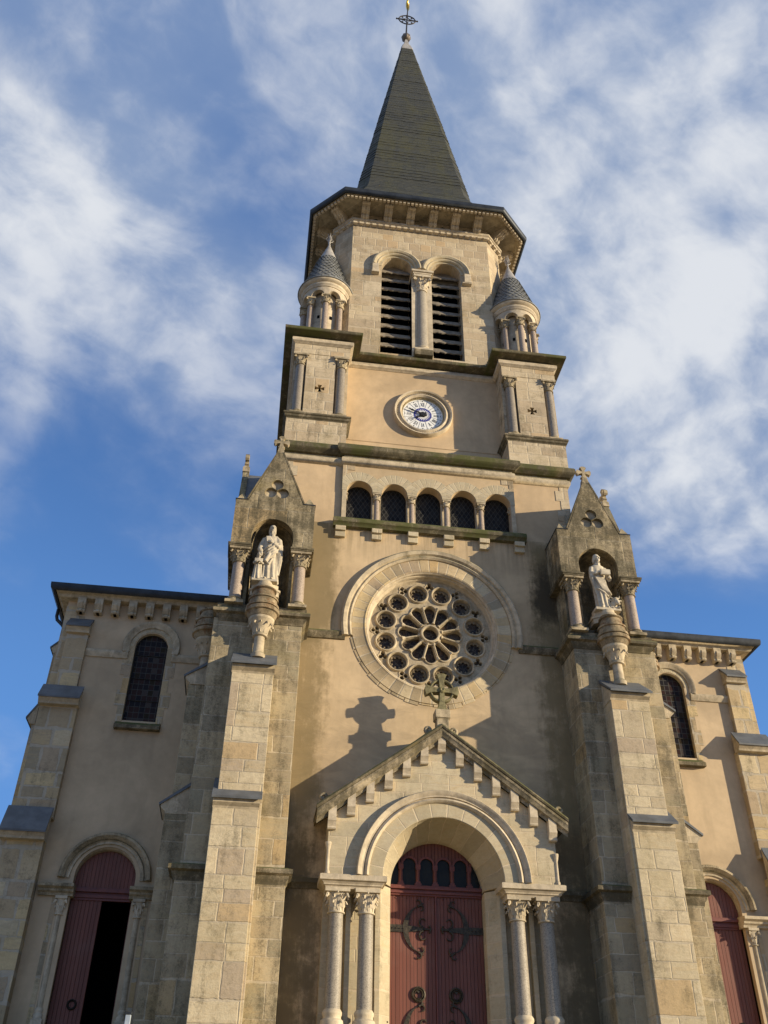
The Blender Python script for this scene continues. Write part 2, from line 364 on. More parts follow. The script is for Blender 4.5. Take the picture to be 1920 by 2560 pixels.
def plaster(name, base, stains=True, light=1.0):
    m, nt, b = newmat(name)
    geo = nt.new('ShaderNodeNewGeometry'); pos = geo.outputs['Position']
    px, py, pz = nt.sep(pos)
    big = nt.noise(pos, 0.45, 5, 0.6, 0.5); med = nt.noise(pos, 2.4, 5, 0.6); fine = nt.noise(pos, 45.0, 3, 0.7)
    st = nt.noise(nt.comb(nt.m('MULTIPLY', px, 2.6), nt.m('MULTIPLY', py, 2.6), nt.m('MULTIPLY', pz, 0.35)), 1.0, 5, 0.6)
    c = nt.mix(nt.step(big, 0.32, 0.68), tuple(x*0.83 for x in base), tuple(min(1, x*1.10) for x in base))
    c = nt.mix(1.0, c, nt.mix(nt.noise(pos, 3.0, 8, 0.7), (0.78, 0.78, 0.79), (1.20, 1.19, 1.17)), 'MULTIPLY')
    c = nt.mix(nt.m('MULTIPLY', nt.step(st, 0.50, 0.72), 0.28), c, tuple(x*0.66 for x in base))
    h = nt.m('ADD', nt.m('MULTIPLY', fine, 0.35), nt.m('MULTIPLY', med, 0.5))
    if stains:
        ax = nt.m('ABSOLUTE', px)
        wavy = nt.noise(nt.vm('MULTIPLY', pos, (1.0, 1.0, 2.6)), 0.55, 5, 0.6, 1.0, off=(1, 0, 3))
        # algae near the buttress joints
        zone = nt.m('MULTIPLY', nt.m('ADD', nt.step(ax, 2.45, 3.7), nt.m('MULTIPLY', nt.m('MULTIPLY', nt.step(px, -2.5, -3.2), nt.step(pz, 14.2, 15.5)), 0.35)), nt.step(pz, 19.4, 18.2))
        zone = nt.m('MULTIPLY', zone, nt.step(py, -0.5, -0.9))
        blot = nt.m('ADD', nt.m('MULTIPLY', nt.noise(pos, 1.15, 10, 0.74, 0.0, off=(2, 2, 9)), 0.72), nt.m('MULTIPLY', nt.noise(nt.vm('MULTIPLY', pos, (6.0, 6.0, 0.7)), 1.0, 6, 0.7), 0.28))
        k1 = nt.step(nt.m('ADD', nt.m('MULTIPLY', zone, 0.36), blot), 0.62, 0.86)
        # damp band low on the wall beside the porch
        zl = nt.m('MULTIPLY', nt.m('MULTIPLY', nt.step(pz, 10.2, 8.3), nt.step(ax, 2.5, 3.2)), nt.step(py, -0.5, -0.9))
        k2 = nt.step(nt.m('ADD', nt.m('MULTIPLY', zl, 0.26), blot), 0.60, 0.80)
        mid = nt.m('MULTIPLY', nt.m('MULTIPLY', nt.step(pz, 13.4, 12.6), nt.step(pz, 9.6, 10.4)), nt.step(py, -0.5, -0.9))
        k3 = nt.m('MULTIPLY', nt.step(wavy, 0.46, 0.66), nt.m('MULTIPLY', mid, 0.45))
        sp = nt.vm('DISTANCE', nt.vm('MULTIPLY', pos, (1.0, 0.0, 0.45)), (3.65, 0.0, 16.6*0.45))
        k4 = nt.m('MULTIPLY', nt.step(nt.m('SUBTRACT', sp, nt.m('MULTIPLY', nt.m('SUBTRACT', blot, 0.5), 1.8)), 0.66, 0.18), nt.step(py, -0.5, -0.9))
        run = nt.noise(nt.comb(nt.m('MULTIPLY', px, 7.0), 0.0, nt.m('MULTIPLY', pz, 0.25)), 1.0, 6, 0.7)
        under = nt.m('MULTIPLY', nt.m('MULTIPLY', nt.step(pz, 16.9, 18.4), nt.step(pz, 18.7, 18.5)), nt.step(ax, 3.9, 3.1))
        c = nt.mix(nt.m('MULTIPLY', nt.m('MULTIPLY', nt.step(run, 0.42, 0.64), under), 0.55), c, (0.20, 0.155, 0.085))
        c = nt.mix(nt.m('MULTIPLY', k3, 0.8), c, (0.26, 0.205, 0.135))
        c = nt.mix(nt.m('MULTIPLY', k1, 0.72), c, nt.mix(med, (0.13, 0.105, 0.045), (0.20, 0.15, 0.075)))
        c = nt.mix(nt.m('MULTIPLY', k2, 0.72), c, nt.mix(med, (0.10, 0.082, 0.05), (0.15, 0.12, 0.075)))
        c = nt.mix(nt.m('MULTIPLY', k4, 0.85), c, (0.05, 0.042, 0.03))
        h = nt.m('ADD', h, nt.m('MULTIPLY', wavy, nt.m('MULTIPLY', mid, 3.0)))
    finish(nt, b, c, 0.92, nt.bump(h, 0.010, 0.6), spec=0.15)
    return m
def granite(name, a, bb):
    m, nt, b = newmat(name)
    geo = nt.new('ShaderNodeNewGeometry'); pos = geo.outputs['Position']
    vo = nt.new('ShaderNodeTexVoronoi'); nt.put(vo.inputs['Vector'], pos); vo.inputs['Scale'].default_value = 60
    r = nt.sep(vo.outputs['Color'])[0]; med = nt.noise(pos, 3.0, 4, 0.6)
    c = nt.ramp(r, [(0.0, tuple(x*0.85 for x in a)), (0.15, a), (0.5, bb), (0.90, tuple(min(1, x*1.12) for x in bb))])
    c = nt.mix(1.0, c, nt.mix(med, (0.75, 0.75, 0.75), (1.2, 1.2, 1.2)), 'MULTIPLY')
    finish(nt, b, c, 0.55, nt.bump(r, 0.003, 0.5), spec=0.4)
    return m
def slate(name, mode='courses', base=(0.046, 0.047, 0.037), cx=0.0, cy=0.0):
    m, nt, b = newmat(name)
    geo = nt.new('ShaderNodeNewGeometry'); pos = geo.outputs['Position']; nrm = geo.outputs['True Normal']
    if mode == 'cone':
        oc = nt.new('ShaderNodeTexCoord').outputs['Object']; px, py, pz = nt.sep(oc)
        ang = nt.m('ARCTAN2', py, px); H = 0.17
        vv = nt.m('DIVIDE', pz, H); ri = nt.m('FLOOR', vv)
        u = nt.m('ADD', nt.m('MULTIPLY', ang, 26/(2*pi)), nt.m('MULTIPLY', nt.m('MODULO', ri, 2.0), 0.5)); fu = nt.m('FRACT', u)
        sc = nt.m('MULTIPLY', nt.m('ABSOLUTE', nt.m('SINE', nt.m('MULTIPLY', u, pi))), 0.45)
        vv = nt.m('ADD', vv, sc); ri = nt.m('FLOOR', vv); fr = nt.m('FRACT', vv)
        line = nt.step(fr, 0.88, 0.97)
        r1, _ = nt.white(nt.comb(ri, nt.m('FLOOR', u), 1.0)); h = nt.m('SUBTRACT', 1.0, fr)
    else:
        px, py, pz = nt.sep(pos); nx, ny, nz = nt.sep(nrm)
        side = nt.m('GREATER_THAN', nt.m('ABSOLUTE', nx), nt.m('ABSOLUTE', ny)); u = nt.fmix(side, px, py); H = 0.145
        wv = nt.m('MULTIPLY', nt.noise(pos, 1.3, 4, 0.6), 0.10)
        vv = nt.m('DIVIDE', nt.m('ADD', pz, wv), H); ri = nt.m('FLOOR', vv); fr = nt.m('FRACT', vv)
        r0, _ = nt.white(nt.comb(ri, 0.0, 2.0)); uu = nt.m('ADD', nt.m('DIVIDE', u, 0.22), nt.m('MULTIPLY', r0, 5.0)); ci = nt.m('FLOOR', uu)
        r1, _ = nt.white(nt.comb(ri, ci, 1.0)); line = nt.step(nt.m('ADD', fr, nt.m('MULTIPLY', r1, 0.15)), 0.86, 1.02)
        h = nt.m('ADD', nt.m('SUBTRACT', 1.0, fr), nt.m('MULTIPLY', r1, 0.5))
    c = nt.mix(r1, tuple(x*0.8 for x in base), tuple(x*1.25 for x in base))
    lich = nt.noise(nt.vm('MULTIPLY', pos, (1, 1, 0.35)), 0.75, 6, 0.65, 0.3)
    if mode == 'courses':
        c = nt.mix(nt.m('MULTIPLY', nt.step(lich, 0.42, 0.72), 0.55), c, (0.075, 0.072, 0.025))
        spk = nt.noise(pos, 7.0, 3, 0.7); c = nt.mix(nt.m('MULTIPLY', nt.step(spk, 0.58, 0.72), nt.m('MULTIPLY', nt.step(lich, 0.46, 0.6), 0.6)), c, (0.12, 0.11, 0.03))
    else:
        c = nt.mix(nt.m('MULTIPLY', nt.step(nt.noise(pos, 4, 4), .45, .7), .35), c, (0.13, 0.125, 0.10))
    c = nt.mix(nt.m('MULTIPLY', line, 0.75), c, (0.012, 0.012, 0.012))
    finish(nt, b, c, nt.fmix(r1, 0.55, 0.8), nt.bump(h, 0.035, 1.0), spec=0.25)
    return m
def simple(name, col, rough=0.6, metal=0.0, spec=0.4, nscale=6.0, var=0.25, bump=0.0, bs=30):
    m, nt, b = newmat(name)
    pos = nt.new('ShaderNodeNewGeometry').outputs['Position']
    n = nt.noise(pos, nscale, 5, 0.65)
    c = nt.mix(nt.step(n, 0.3, 0.7), tuple(x*(1-var) for x in col), tuple(min(1, x*(1+var)) for x in col))
    r = nt.fmix(n, rough*0.8, min(1, rough*1.2))
    finish(nt, b, c, r, nt.bump(nt.noise(pos, bs, 4, 0.7), bump, 0.7) if bump else None, metal, spec)
    return m
def paint_boards(name, col):
    m, nt, b = newmat(name)
    pos = nt.new('ShaderNodeNewGeometry').outputs['Position']; px, py, pz = nt.sep(pos)
    bi = nt.m('FLOOR', nt.m('DIVIDE', px, 0.0862)); r, _ = nt.white(nt.comb(bi, 0.0, 0.0))
    st = nt.noise(nt.comb(nt.m('MULTIPLY', px, 30.0), py, nt.m('MULTIPLY', pz, 1.2)), 1.0, 4, 0.6)
    c = nt.mix(r, tuple(x*0.86 for x in col), tuple(x*1.14 for x in col))
    c = nt.mix(1.0, c, nt.mix(st, (0.82, 0.8, 0.8), (1.16, 1.17, 1.18)), 'MULTIPLY')
    big = nt.noise(pos, 1.5, 4, 0.6)
    c = nt.mix(nt.m('MULTIPLY', nt.step(big, 0.45, 0.75), 0.25), c, (0.22, 0.13, 0.10))
    finish(nt, b, c, 0.55, nt.bump(st, 0.003, 0.5), spec=0.35)
    return m
def leaded(name, pitch=0.19, diamond=True, tints=False):
    m, nt, b = newmat(name)
    pos = nt.new('ShaderNodeNewGeometry').outputs['Position']; px, py, pz = nt.sep(pos)
    if diamond:
        a = nt.m('DIVIDE', nt.m('ADD', px, nt.m('MULTIPLY', pz, 0.62)), pitch); c_ = nt.m('DIVIDE', nt.m('SUBTRACT', px, nt.m('MULTIPLY', pz, 0.62)), pitch)
    else:
        a = nt.m('DIVIDE', px, pitch); c_ = nt.m('DIVIDE', pz, pitch*1.15)
    fa, fc = nt.m('FRACT', a), nt.m('FRACT', c_)
    e = nt.m('MINIMUM', nt.m('MINIMUM', fa, nt.m('SUBTRACT', 1.0, fa)), nt.m('MINIMUM', fc, nt.m('SUBTRACT', 1.0, fc)))
    lead = nt.m('SUBTRACT', 1.0, nt.step(e, 0.035, 0.075))
    rv, rc = nt.white(nt.comb(nt.m('FLOOR', a), nt.m('FLOOR', c_), 0.0))
    if tints: base = nt.ramp(rv, [(0, (0.024, 0.017, 0.017)), (0.3, (0.040, 0.022, 0.018)), (0.55, (0.018, 0.016, 0.018)), (0.75, (0.06, 0.048, 0.042)), (0.9, (0.03, 0.022, 0.012))], 'CONSTANT')
    else: base = nt.ramp(rv, [(0, (0.014, 0.014, 0.014)), (0.6, (0.024, 0.023, 0.021))], 'CONSTANT')
    col = nt.mix(lead, base, (0.07, 0.07, 0.065))
    tilt = nt.m('ADD', nt.m('MULTIPLY', lead, 1.0), nt.m('MULTIPLY', nt.m('MULTIPLY', nt.sep(rc)[0], fa), 0.7))
    finish(nt, b, col, nt.fmix(lead, 0.35, 0.7), nt.bump(nt.m('ADD', tilt, nt.m('MULTIPLY', nt.noise(pos, 12, 3), .3)), 0.006, 0.7), spec=0.07)
    return m
def stained(name):
    m, nt, b = newmat(name)
    pos = nt.new('ShaderNodeNewGeometry').outputs['Position']
    vo = nt.new('ShaderNodeTexVoronoi', feature='DISTANCE_TO_EDGE'); nt.put(vo.inputs['Vector'], nt.vm('ADD', pos, nt.vm('SCALE', nt.comb(nt.noise(pos, 4, 3), nt.noise(pos, 4, 3, off=(3, 3, 3)), nt.noise(pos, 4, 3, off=(7, 3, 1))), sc=0.2))); vo.inputs['Scale'].default_value = 7
    vc = nt.new('ShaderNodeTexVoronoi'); nt.put(vc.inputs['Vector'], pos); vc.inputs['Scale'].default_value = 7
    lead = nt.m('SUBTRACT', 1.0, nt.step(vo.outputs['Distance'], 0.02, 0.06))
    base = nt.ramp(nt.sep(vc.outputs['Color'])[0], [(0, (0.045, 0.033, 0.024)), (0.3, (0.07, 0.045, 0.028)), (0.55, (0.035, 0.03, 0.03)), (0.8, (0.085, 0.066, 0.048))], 'CONSTANT')
    finish(nt, b, nt.mix(lead, base, (0.12, 0.105, 0.085)), nt.fmix(lead, 0.3, 0.7), nt.bump(lead, 0.006, 0.6), spec=0.1)
    return m

PAL_BEL = [(0.0, (0.50, 0.41, 0.28)), (0.18, (0.43, 0.345, 0.235)), (0.36, (0.54, 0.45, 0.31)), (0.55, (0.47, 0.38, 0.26)), (0.70, (0.40, 0.325, 0.225)), (0.82, (0.56, 0.47, 0.33)), (0.94, (0.50, 0.375, 0.23))]
S_WALL = stone('ashlar_blocks', PAL_BEL, 0.46, (0.45, 0.6), amount=0.52, mortar=0.012)
PAL_BUT = [(0.0, (0.53, 0.445, 0.295)), (0.22, (0.58, 0.49, 0.33)), (0.42, (0.48, 0.40, 0.27)), (0.60, (0.55, 0.46, 0.305)), (0.78, (0.44, 0.355, 0.25)), (0.88, (0.60, 0.50, 0.33)), (0.95, (0.50, 0.37, 0.21))]
S_BUT = stone('buttress_blocks', PAL_BUT, 0.44, (0.55, 0.75), amount=0.46, mortar=0.007, bump=1.7, seed=5.0)
S_OLD = stone('weathered_blocks', PAL_GREY, 0.46, (0.6, 0.7), amount=1.0, mortar=0.007, mcol=(0.48, 0.41, 0.29), seed=9.0)
S_PIER = stone('pier_blocks', PAL_GREY, 0.46, (0.6, 0.8), amount=0.66, mortar=0.006, seed=11.0)
S_NICHE = stone('niche_blocks', PAL_GREY, 0.5, (0.7, 0.5), amount=1.0, mortar=0.006, mcol=(0.5, 0.43, 0.3), seed=2.0)
S_LIGHT = stone('porch_blocks', PAL_LIGHT, 0.40, (0.6, 0.45), amount=0.36, mortar=0.004, seed=3.0, mcol=(0.64, 0.53, 0.37), bump=0.6)
S_BEL = stone('belfry_blocks', PAL_BEL, 0.36, (0.4, 0.95), amount=0.46, mortar=0.008, seed=1.0)
S_AISLE = stone('aisle_blocks', PAL_WARM, 0.50, (0.5, 0.4), amount=0.45, mortar=0.020, mcol=(0.52, 0.46, 0.35), seed=8.0)
S_VOUS = stone('voussoirs', PAL_WARM, 0.30, amount=0.35, mode='polar', mortar=0.008, R=2.25, moss=0.1)
S_VOUSL = stone('light_voussoirs', PAL_LIGHT, 0.40, amount=0.1, mode='polar', mortar=0.004, R=1.6, moss=0.1, mcol=(0.68, 0.57, 0.4), bump=0.6)
S_VOUSS = stone('small_voussoirs', PAL_LIGHT, 0.20, amount=0.25, mode='polar', mortar=0.005, R=0.8, moss=0.1)
T_COP = trim('coping_stone', (0.43, 0.355, 0.235), 1.0, 0.6, joint=0.62)
T_OLD = trim('mossy_cornice_stone', (0.34, 0.28, 0.185), 1.15, 0.95)
T_SILL = trim('green_mossy_ledge', (0.24, 0.205, 0.13), 1.1, 1.0, film=((0.080, 0.086, 0.026), 0.46, 0.60, 0.85))
T_MID = trim('moulding_stone', (0.50, 0.42, 0.29), 0.45, 0.5)
T_CLEAN = trim('clean_moulding_stone', (0.53, 0.45, 0.325), 0.22, 0.15)
T_TRAC = trim('tracery_stone', (0.50, 0.42, 0.29), 0.50, 0.1, joint=99)
T_CARVE = trim('carved_stone', (0.53, 0.455, 0.33), 0.30, 0.1, joint=99)
T_CARVO = trim('weathered_carved_stone', (0.46, 0.38, 0.25), 0.75, 0.6, joint=99)
T_RUST = trim('rust_stained_pedestal', (0.36, 0.28, 0.175), 0.8, 0.3, joint=99, film=((0.17, 0.085, 0.035), 0.50, 0.66, 0.96))
T_CUSP = trim('dark_cusping_stone', (0.30, 0.24, 0.16), 0.5, 0.2, joint=99)
T_SOF = trim("shaded_eaves_stone", (0.40, 0.335, 0.225), 0.5, 0.2)  # soffit stone darker than the brackets: shade under the eaves put into colour
T_CROSS = trim('lichened_cross_stone', (0.30, 0.27, 0.14), 0.9, 0.3, joint=99)
STATUE = trim('white_statue_stone', (0.55, 0.485, 0.365), 0.30, 0.1, joint=99, bump=0.5)
PL = plaster('tan_render', (0.53, 0.405, 0.248))
PLU = plaster('upper_tan_render', (0.55, 0.412, 0.252), stains=False)
PLA = plaster('aisle_render', (0.53, 0.41, 0.262), stains=False)
GRAN = granite('grey_granite', (0.23, 0.20, 0.155), (0.32, 0.28, 0.215))
GRAND = granite('dark_granite', (0.175, 0.15, 0.12), (0.25, 0.215, 0.165))
GRANR = granite('pink_granite', (0.25, 0.195, 0.145), (0.34, 0.27, 0.205))
SLATE = slate('spire_slates'); SLCONE = slate('scalloped_slates', 'plain', (0.23, 0.235, 0.225)); SLROOF = slate('roof_slates', base=(0.05, 0.05, 0.05))
ZINC = simple('weathered_zinc', (0.125, 0.132, 0.135), 0.6, 0.25, nscale=2.5, var=0.22, bump=0.004)
ZINCD = simple('dark_gutter_zinc', (0.035, 0.04, 0.045), 0.5, 0.4, var=0.3, nscale=3)
ZINCW = simple('pale_lead_cap', (0.36, 0.34, 0.31), 0.6, 0.2, var=0.2)
BRONZE = simple('tarnished_ball_metal', (0.17, 0.14, 0.11), 0.5, 0.5, var=0.2)
IRON = simple('wrought_iron', (0.035, 0.03, 0.024), 0.55, 0.5, var=0.4, nscale=14, bump=0.004)
IRONR = simple('iron_strap', (0.055, 0.045, 0.03), 0.55, 0.4, var=0.5, nscale=18, bump=0.006)
GOLD = simple('gilded_metal', (0.85, 0.58, 0.14), 0.28, 1.0, var=0.1)
RED = paint_boards('red_painted_boards', (0.17, 0.060, 0.039))
REDM = simple('red_painted_moulding', (0.16, 0.050, 0.036), 0.5, var=0.15, nscale=8)
GLASS = leaded('leaded_glass', 0.155); GLASSW = leaded('rectangular_leaded_glass', 0.16, False, True); GLSTAIN = stained('rose_stained_glass')
GLPLAIN = simple('dark_pane', (0.020, 0.021, 0.018), 0.35, spec=0.15, var=0.2)
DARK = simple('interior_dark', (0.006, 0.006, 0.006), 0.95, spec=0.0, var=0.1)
LOUV = simple('weathered_louvre_slate', (0.21, 0.18, 0.135), 0.75, var=0.35, nscale=5, bump=0.01)
ENAM = simple('white_enamel', (0.78, 0.78, 0.74), 0.3, var=0.03); ENBLUE = simple('blue_enamel', (0.03, 0.035, 0.22), 0.3, var=0.1); BLACK = simple('black_paint', (0.015, 0.014, 0.013), 0.5, var=0.1)
BRASS = simple('clock_rim_brass', (0.42, 0.33, 0.17), 0.5, 0.5, var=0.3)

# ------------------------------------------------------------------ shared detail builders
def capital(mb, x, y, z0, z1, r, a, m=0, rich=True, lv=8, tiers=2):
    """foliate capital: round at foot, square abacus a (half) at head"""
    h = z1-z0; ab = h*0.16; zt = z1-ab; n = 32; rows = []
    for j in range(9):
        t = j/8; rr = r+(a*0.80-r)*t**1.8; row = []
        for i in range(n):
            an = 2*pi*i/n; sq = 1/max(abs(cos(an)), abs(sin(an))); k = 1+(min(sq, 1.22)-1)*t**3
            row.append((x+rr*k*cos(an), y+rr*k*sin(an), z0+.04*h+(zt-z0-.04*h)*t))
        rows.append(row)
    mb.grid(rows, True, m, cap=True)
    mb.lathe(x, y, [(r, z0-.02*h), (r+.035, z0), (r+.04, z0+.035*h), (r+.03, z0+.07*h), (r, z0+.09*h)], 24, m)
    mb.box(x-a, x+a, y-a, y+a, zt, z1, m)
    for k in range(lv):
        an = 2*pi*(k+.5)/lv
        mb.leaf(x, y, an, r+.005, z0+.08*h, h*.42, 2*pi*(r+.03)/lv*.92, a*.16, m, .3)
    for k in range(4):
        an = pi/4+k*pi/2
        mb.leaf(x, y, an, r+.02, z0+.22*h, h*.60, r*1.0, a*.38, m, .34)
        mb.sphere((x+cos(an)*a*1.12, y+sin(an)*a*1.12, zt-.13*h), (.06*h+.008, .06*h+.008, .085*h), 8, m)
        if rich:
            an = k*pi/2
            for q in (-.28, .28): mb.leaf(x, y, an+q, r+.02, z0+.25*h, h*.50, r*.5, a*.16, m, .3)
            mb.sphere((x+cos(an)*a*.95, y+sin(an)*a*.95, zt-.02*h), .055*h, 8, m)
def column(name, parent, x, y, z, r, a, mats, rich=True, plinth=0.0, n=24, cap_h=None, lv=8):
    """z = (foot, shaft bottom, shaft top, capital top)"""
    mb = MB(); zf, zb, zt, zc = z; hb = zb-zf
    mb.box(x-r*1.5, x+r*1.5, y-r*1.5, y+r*1.5, zf, zf+hb*.35, 1)
    mb.lathe(x, y, [(r*1.42, zf+hb*.35), (r*1.46, zf+hb*.48), (r*1.40, zf+hb*.60), (r*1.16, zf+hb*.66), (r*1.14, zf+hb*.74), (r*1.26, zf+hb*.80), (r*1.25, zf+hb*.90), (r*1.05, zf+hb*1.0)], n, 1)
    mb.lathe(x, y, [(r*1.02, zb-.02), (r, zb+.05), (r*.985, (zb+zt)/2), (r*.94, zt+.02)], n, 0)
    capital(mb, x, y, zt, zc, r*.95, a, 1, rich, lv)
    return mb.build(name, mats, parent, smooth=40)
def rope(mb, pts, r, m=0, n=6): mb.tube(pts, r, n, m)
def spiral(cx, cz, y, r0, turns, s=1, a0=0.0, n=16):
    return [(cx+s*(r0*(1-.85*t/n))*cos(a0+turns*2*pi*t/n), y, cz+(r0*(1-.85*t/n))*sin(a0+turns*2*pi*t/n)) for t in range(n+1)]

# ================================================================== ground
FL = 3.4
def ground():
    m, nt, b = newmat('pale_gravel')
    pos = nt.new('ShaderNodeNewGeometry').outputs['Position']
    n = nt.noise(pos, 0.5, 5, .6); f = nt.noise(pos, 30, 4, .7)
    c = nt.mix(n, (0.36, 0.29, 0.20), (0.46, 0.38, 0.27)); c = nt.mix(1.0, c, nt.mix(f, (.8, .8, .8), (1.15, 1.15, 1.15)), 'MULTIPLY')
    finish(nt, b, c, 0.95, nt.bump(f, 0.01, .5), spec=.1)
    mb = MB(); mb.add([(-900, -900, 0), (900, -900, 0), (900, 900, 0), (-900, 900, 0)], [(0, 1, 2, 3)])
    o = mb.build('ground', m, smooth=0); o['kind'] = 'structure'
    mb = MB(); mb.box(-16, 16, -4.6, 34, 0.004, FL)
    for k in range(19): mb.box(-9, 9, -4.6-.34*(k+1), -4.6-.34*k, 0.004, FL-(FL/20)*(k+1))
    o = mb.build('parvis_pavement', stone('paving_slabs', PAL_GREY, 0.5, (.6, .5), amount=.2), smooth=0); o['kind'] = 'structure'
ground()

church = thing('church', 'tan rendered stone church with tall slate spire above its clock and rose window', 'church', (0, 3.4, FL))
C = church

# ================================================================== lower tower
def lower_tower():
    # central bay wall
    holes = [circ(0, 15.05, 2.02, 72)]
    ah = [(-2.76, 18.75), (2.76, 18.75)]
    for k in reversed(range(5)): ah += [(-2.33+1.165*k+.425*cos(pi*i/20), 19.98+.425*sin(pi*i/20)) for i in range(21)]
    holes.append(ah)
    holes.append(archloop(0, 7.65, 1.9, FL+.02, 32))
    mb = MB(); mb.plate([(-2.9, FL), (2.9, FL), (2.9, 21.2), (-2.9, 21.2)], holes, -0.95, -0.35)
    for s in (-1, 1): mb.box(s*2.9, s*4.1, -0.95, -0.35, FL, 18.6)
    mb.build('central_wall', PL, C, smooth=0)
    mb = MB()
    for s in (-1, 1):
        mb.box(s*2.9, s*4.85, -0.85, -0.35, 18.0, 21.2)
        mb.box(s*4.35, s*4.85, -0.35, 7.6, 12.0, 21.2)
    mb.box(-4.85, 4.85, 7.2, 7.6, 12, 21.2)
    mb.build('tower_side_wall', PLU, C, smooth=0)
    # quoins on the upper corners
    mb = MB(); random.seed(3)
    for s in (-1, 1):
        z = 18.35; k = 0
        while z < 21.0:
            h = .42; wq = .46 if k % 2 else .30
            mb.box(s*(4.87-wq), s*4.87, -0.866, -0.5, z, min(z+h-.004, 21.04)); z += h; k += 1
        mb.box(s*2.76, s*2.915, -0.966, -.5, 20.42, 21.02)
        mb.box(s*2.5, s*2.915, -0.967, -.5, 20.83, 21.03)
    mb.build('quoin', S_WALL, C, smooth=0)
    # interior darkness: floor slab + back wall behind windows
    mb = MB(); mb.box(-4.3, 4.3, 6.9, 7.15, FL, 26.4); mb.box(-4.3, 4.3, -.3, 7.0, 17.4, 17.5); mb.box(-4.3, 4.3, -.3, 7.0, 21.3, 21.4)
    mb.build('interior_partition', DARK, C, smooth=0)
lower_tower()

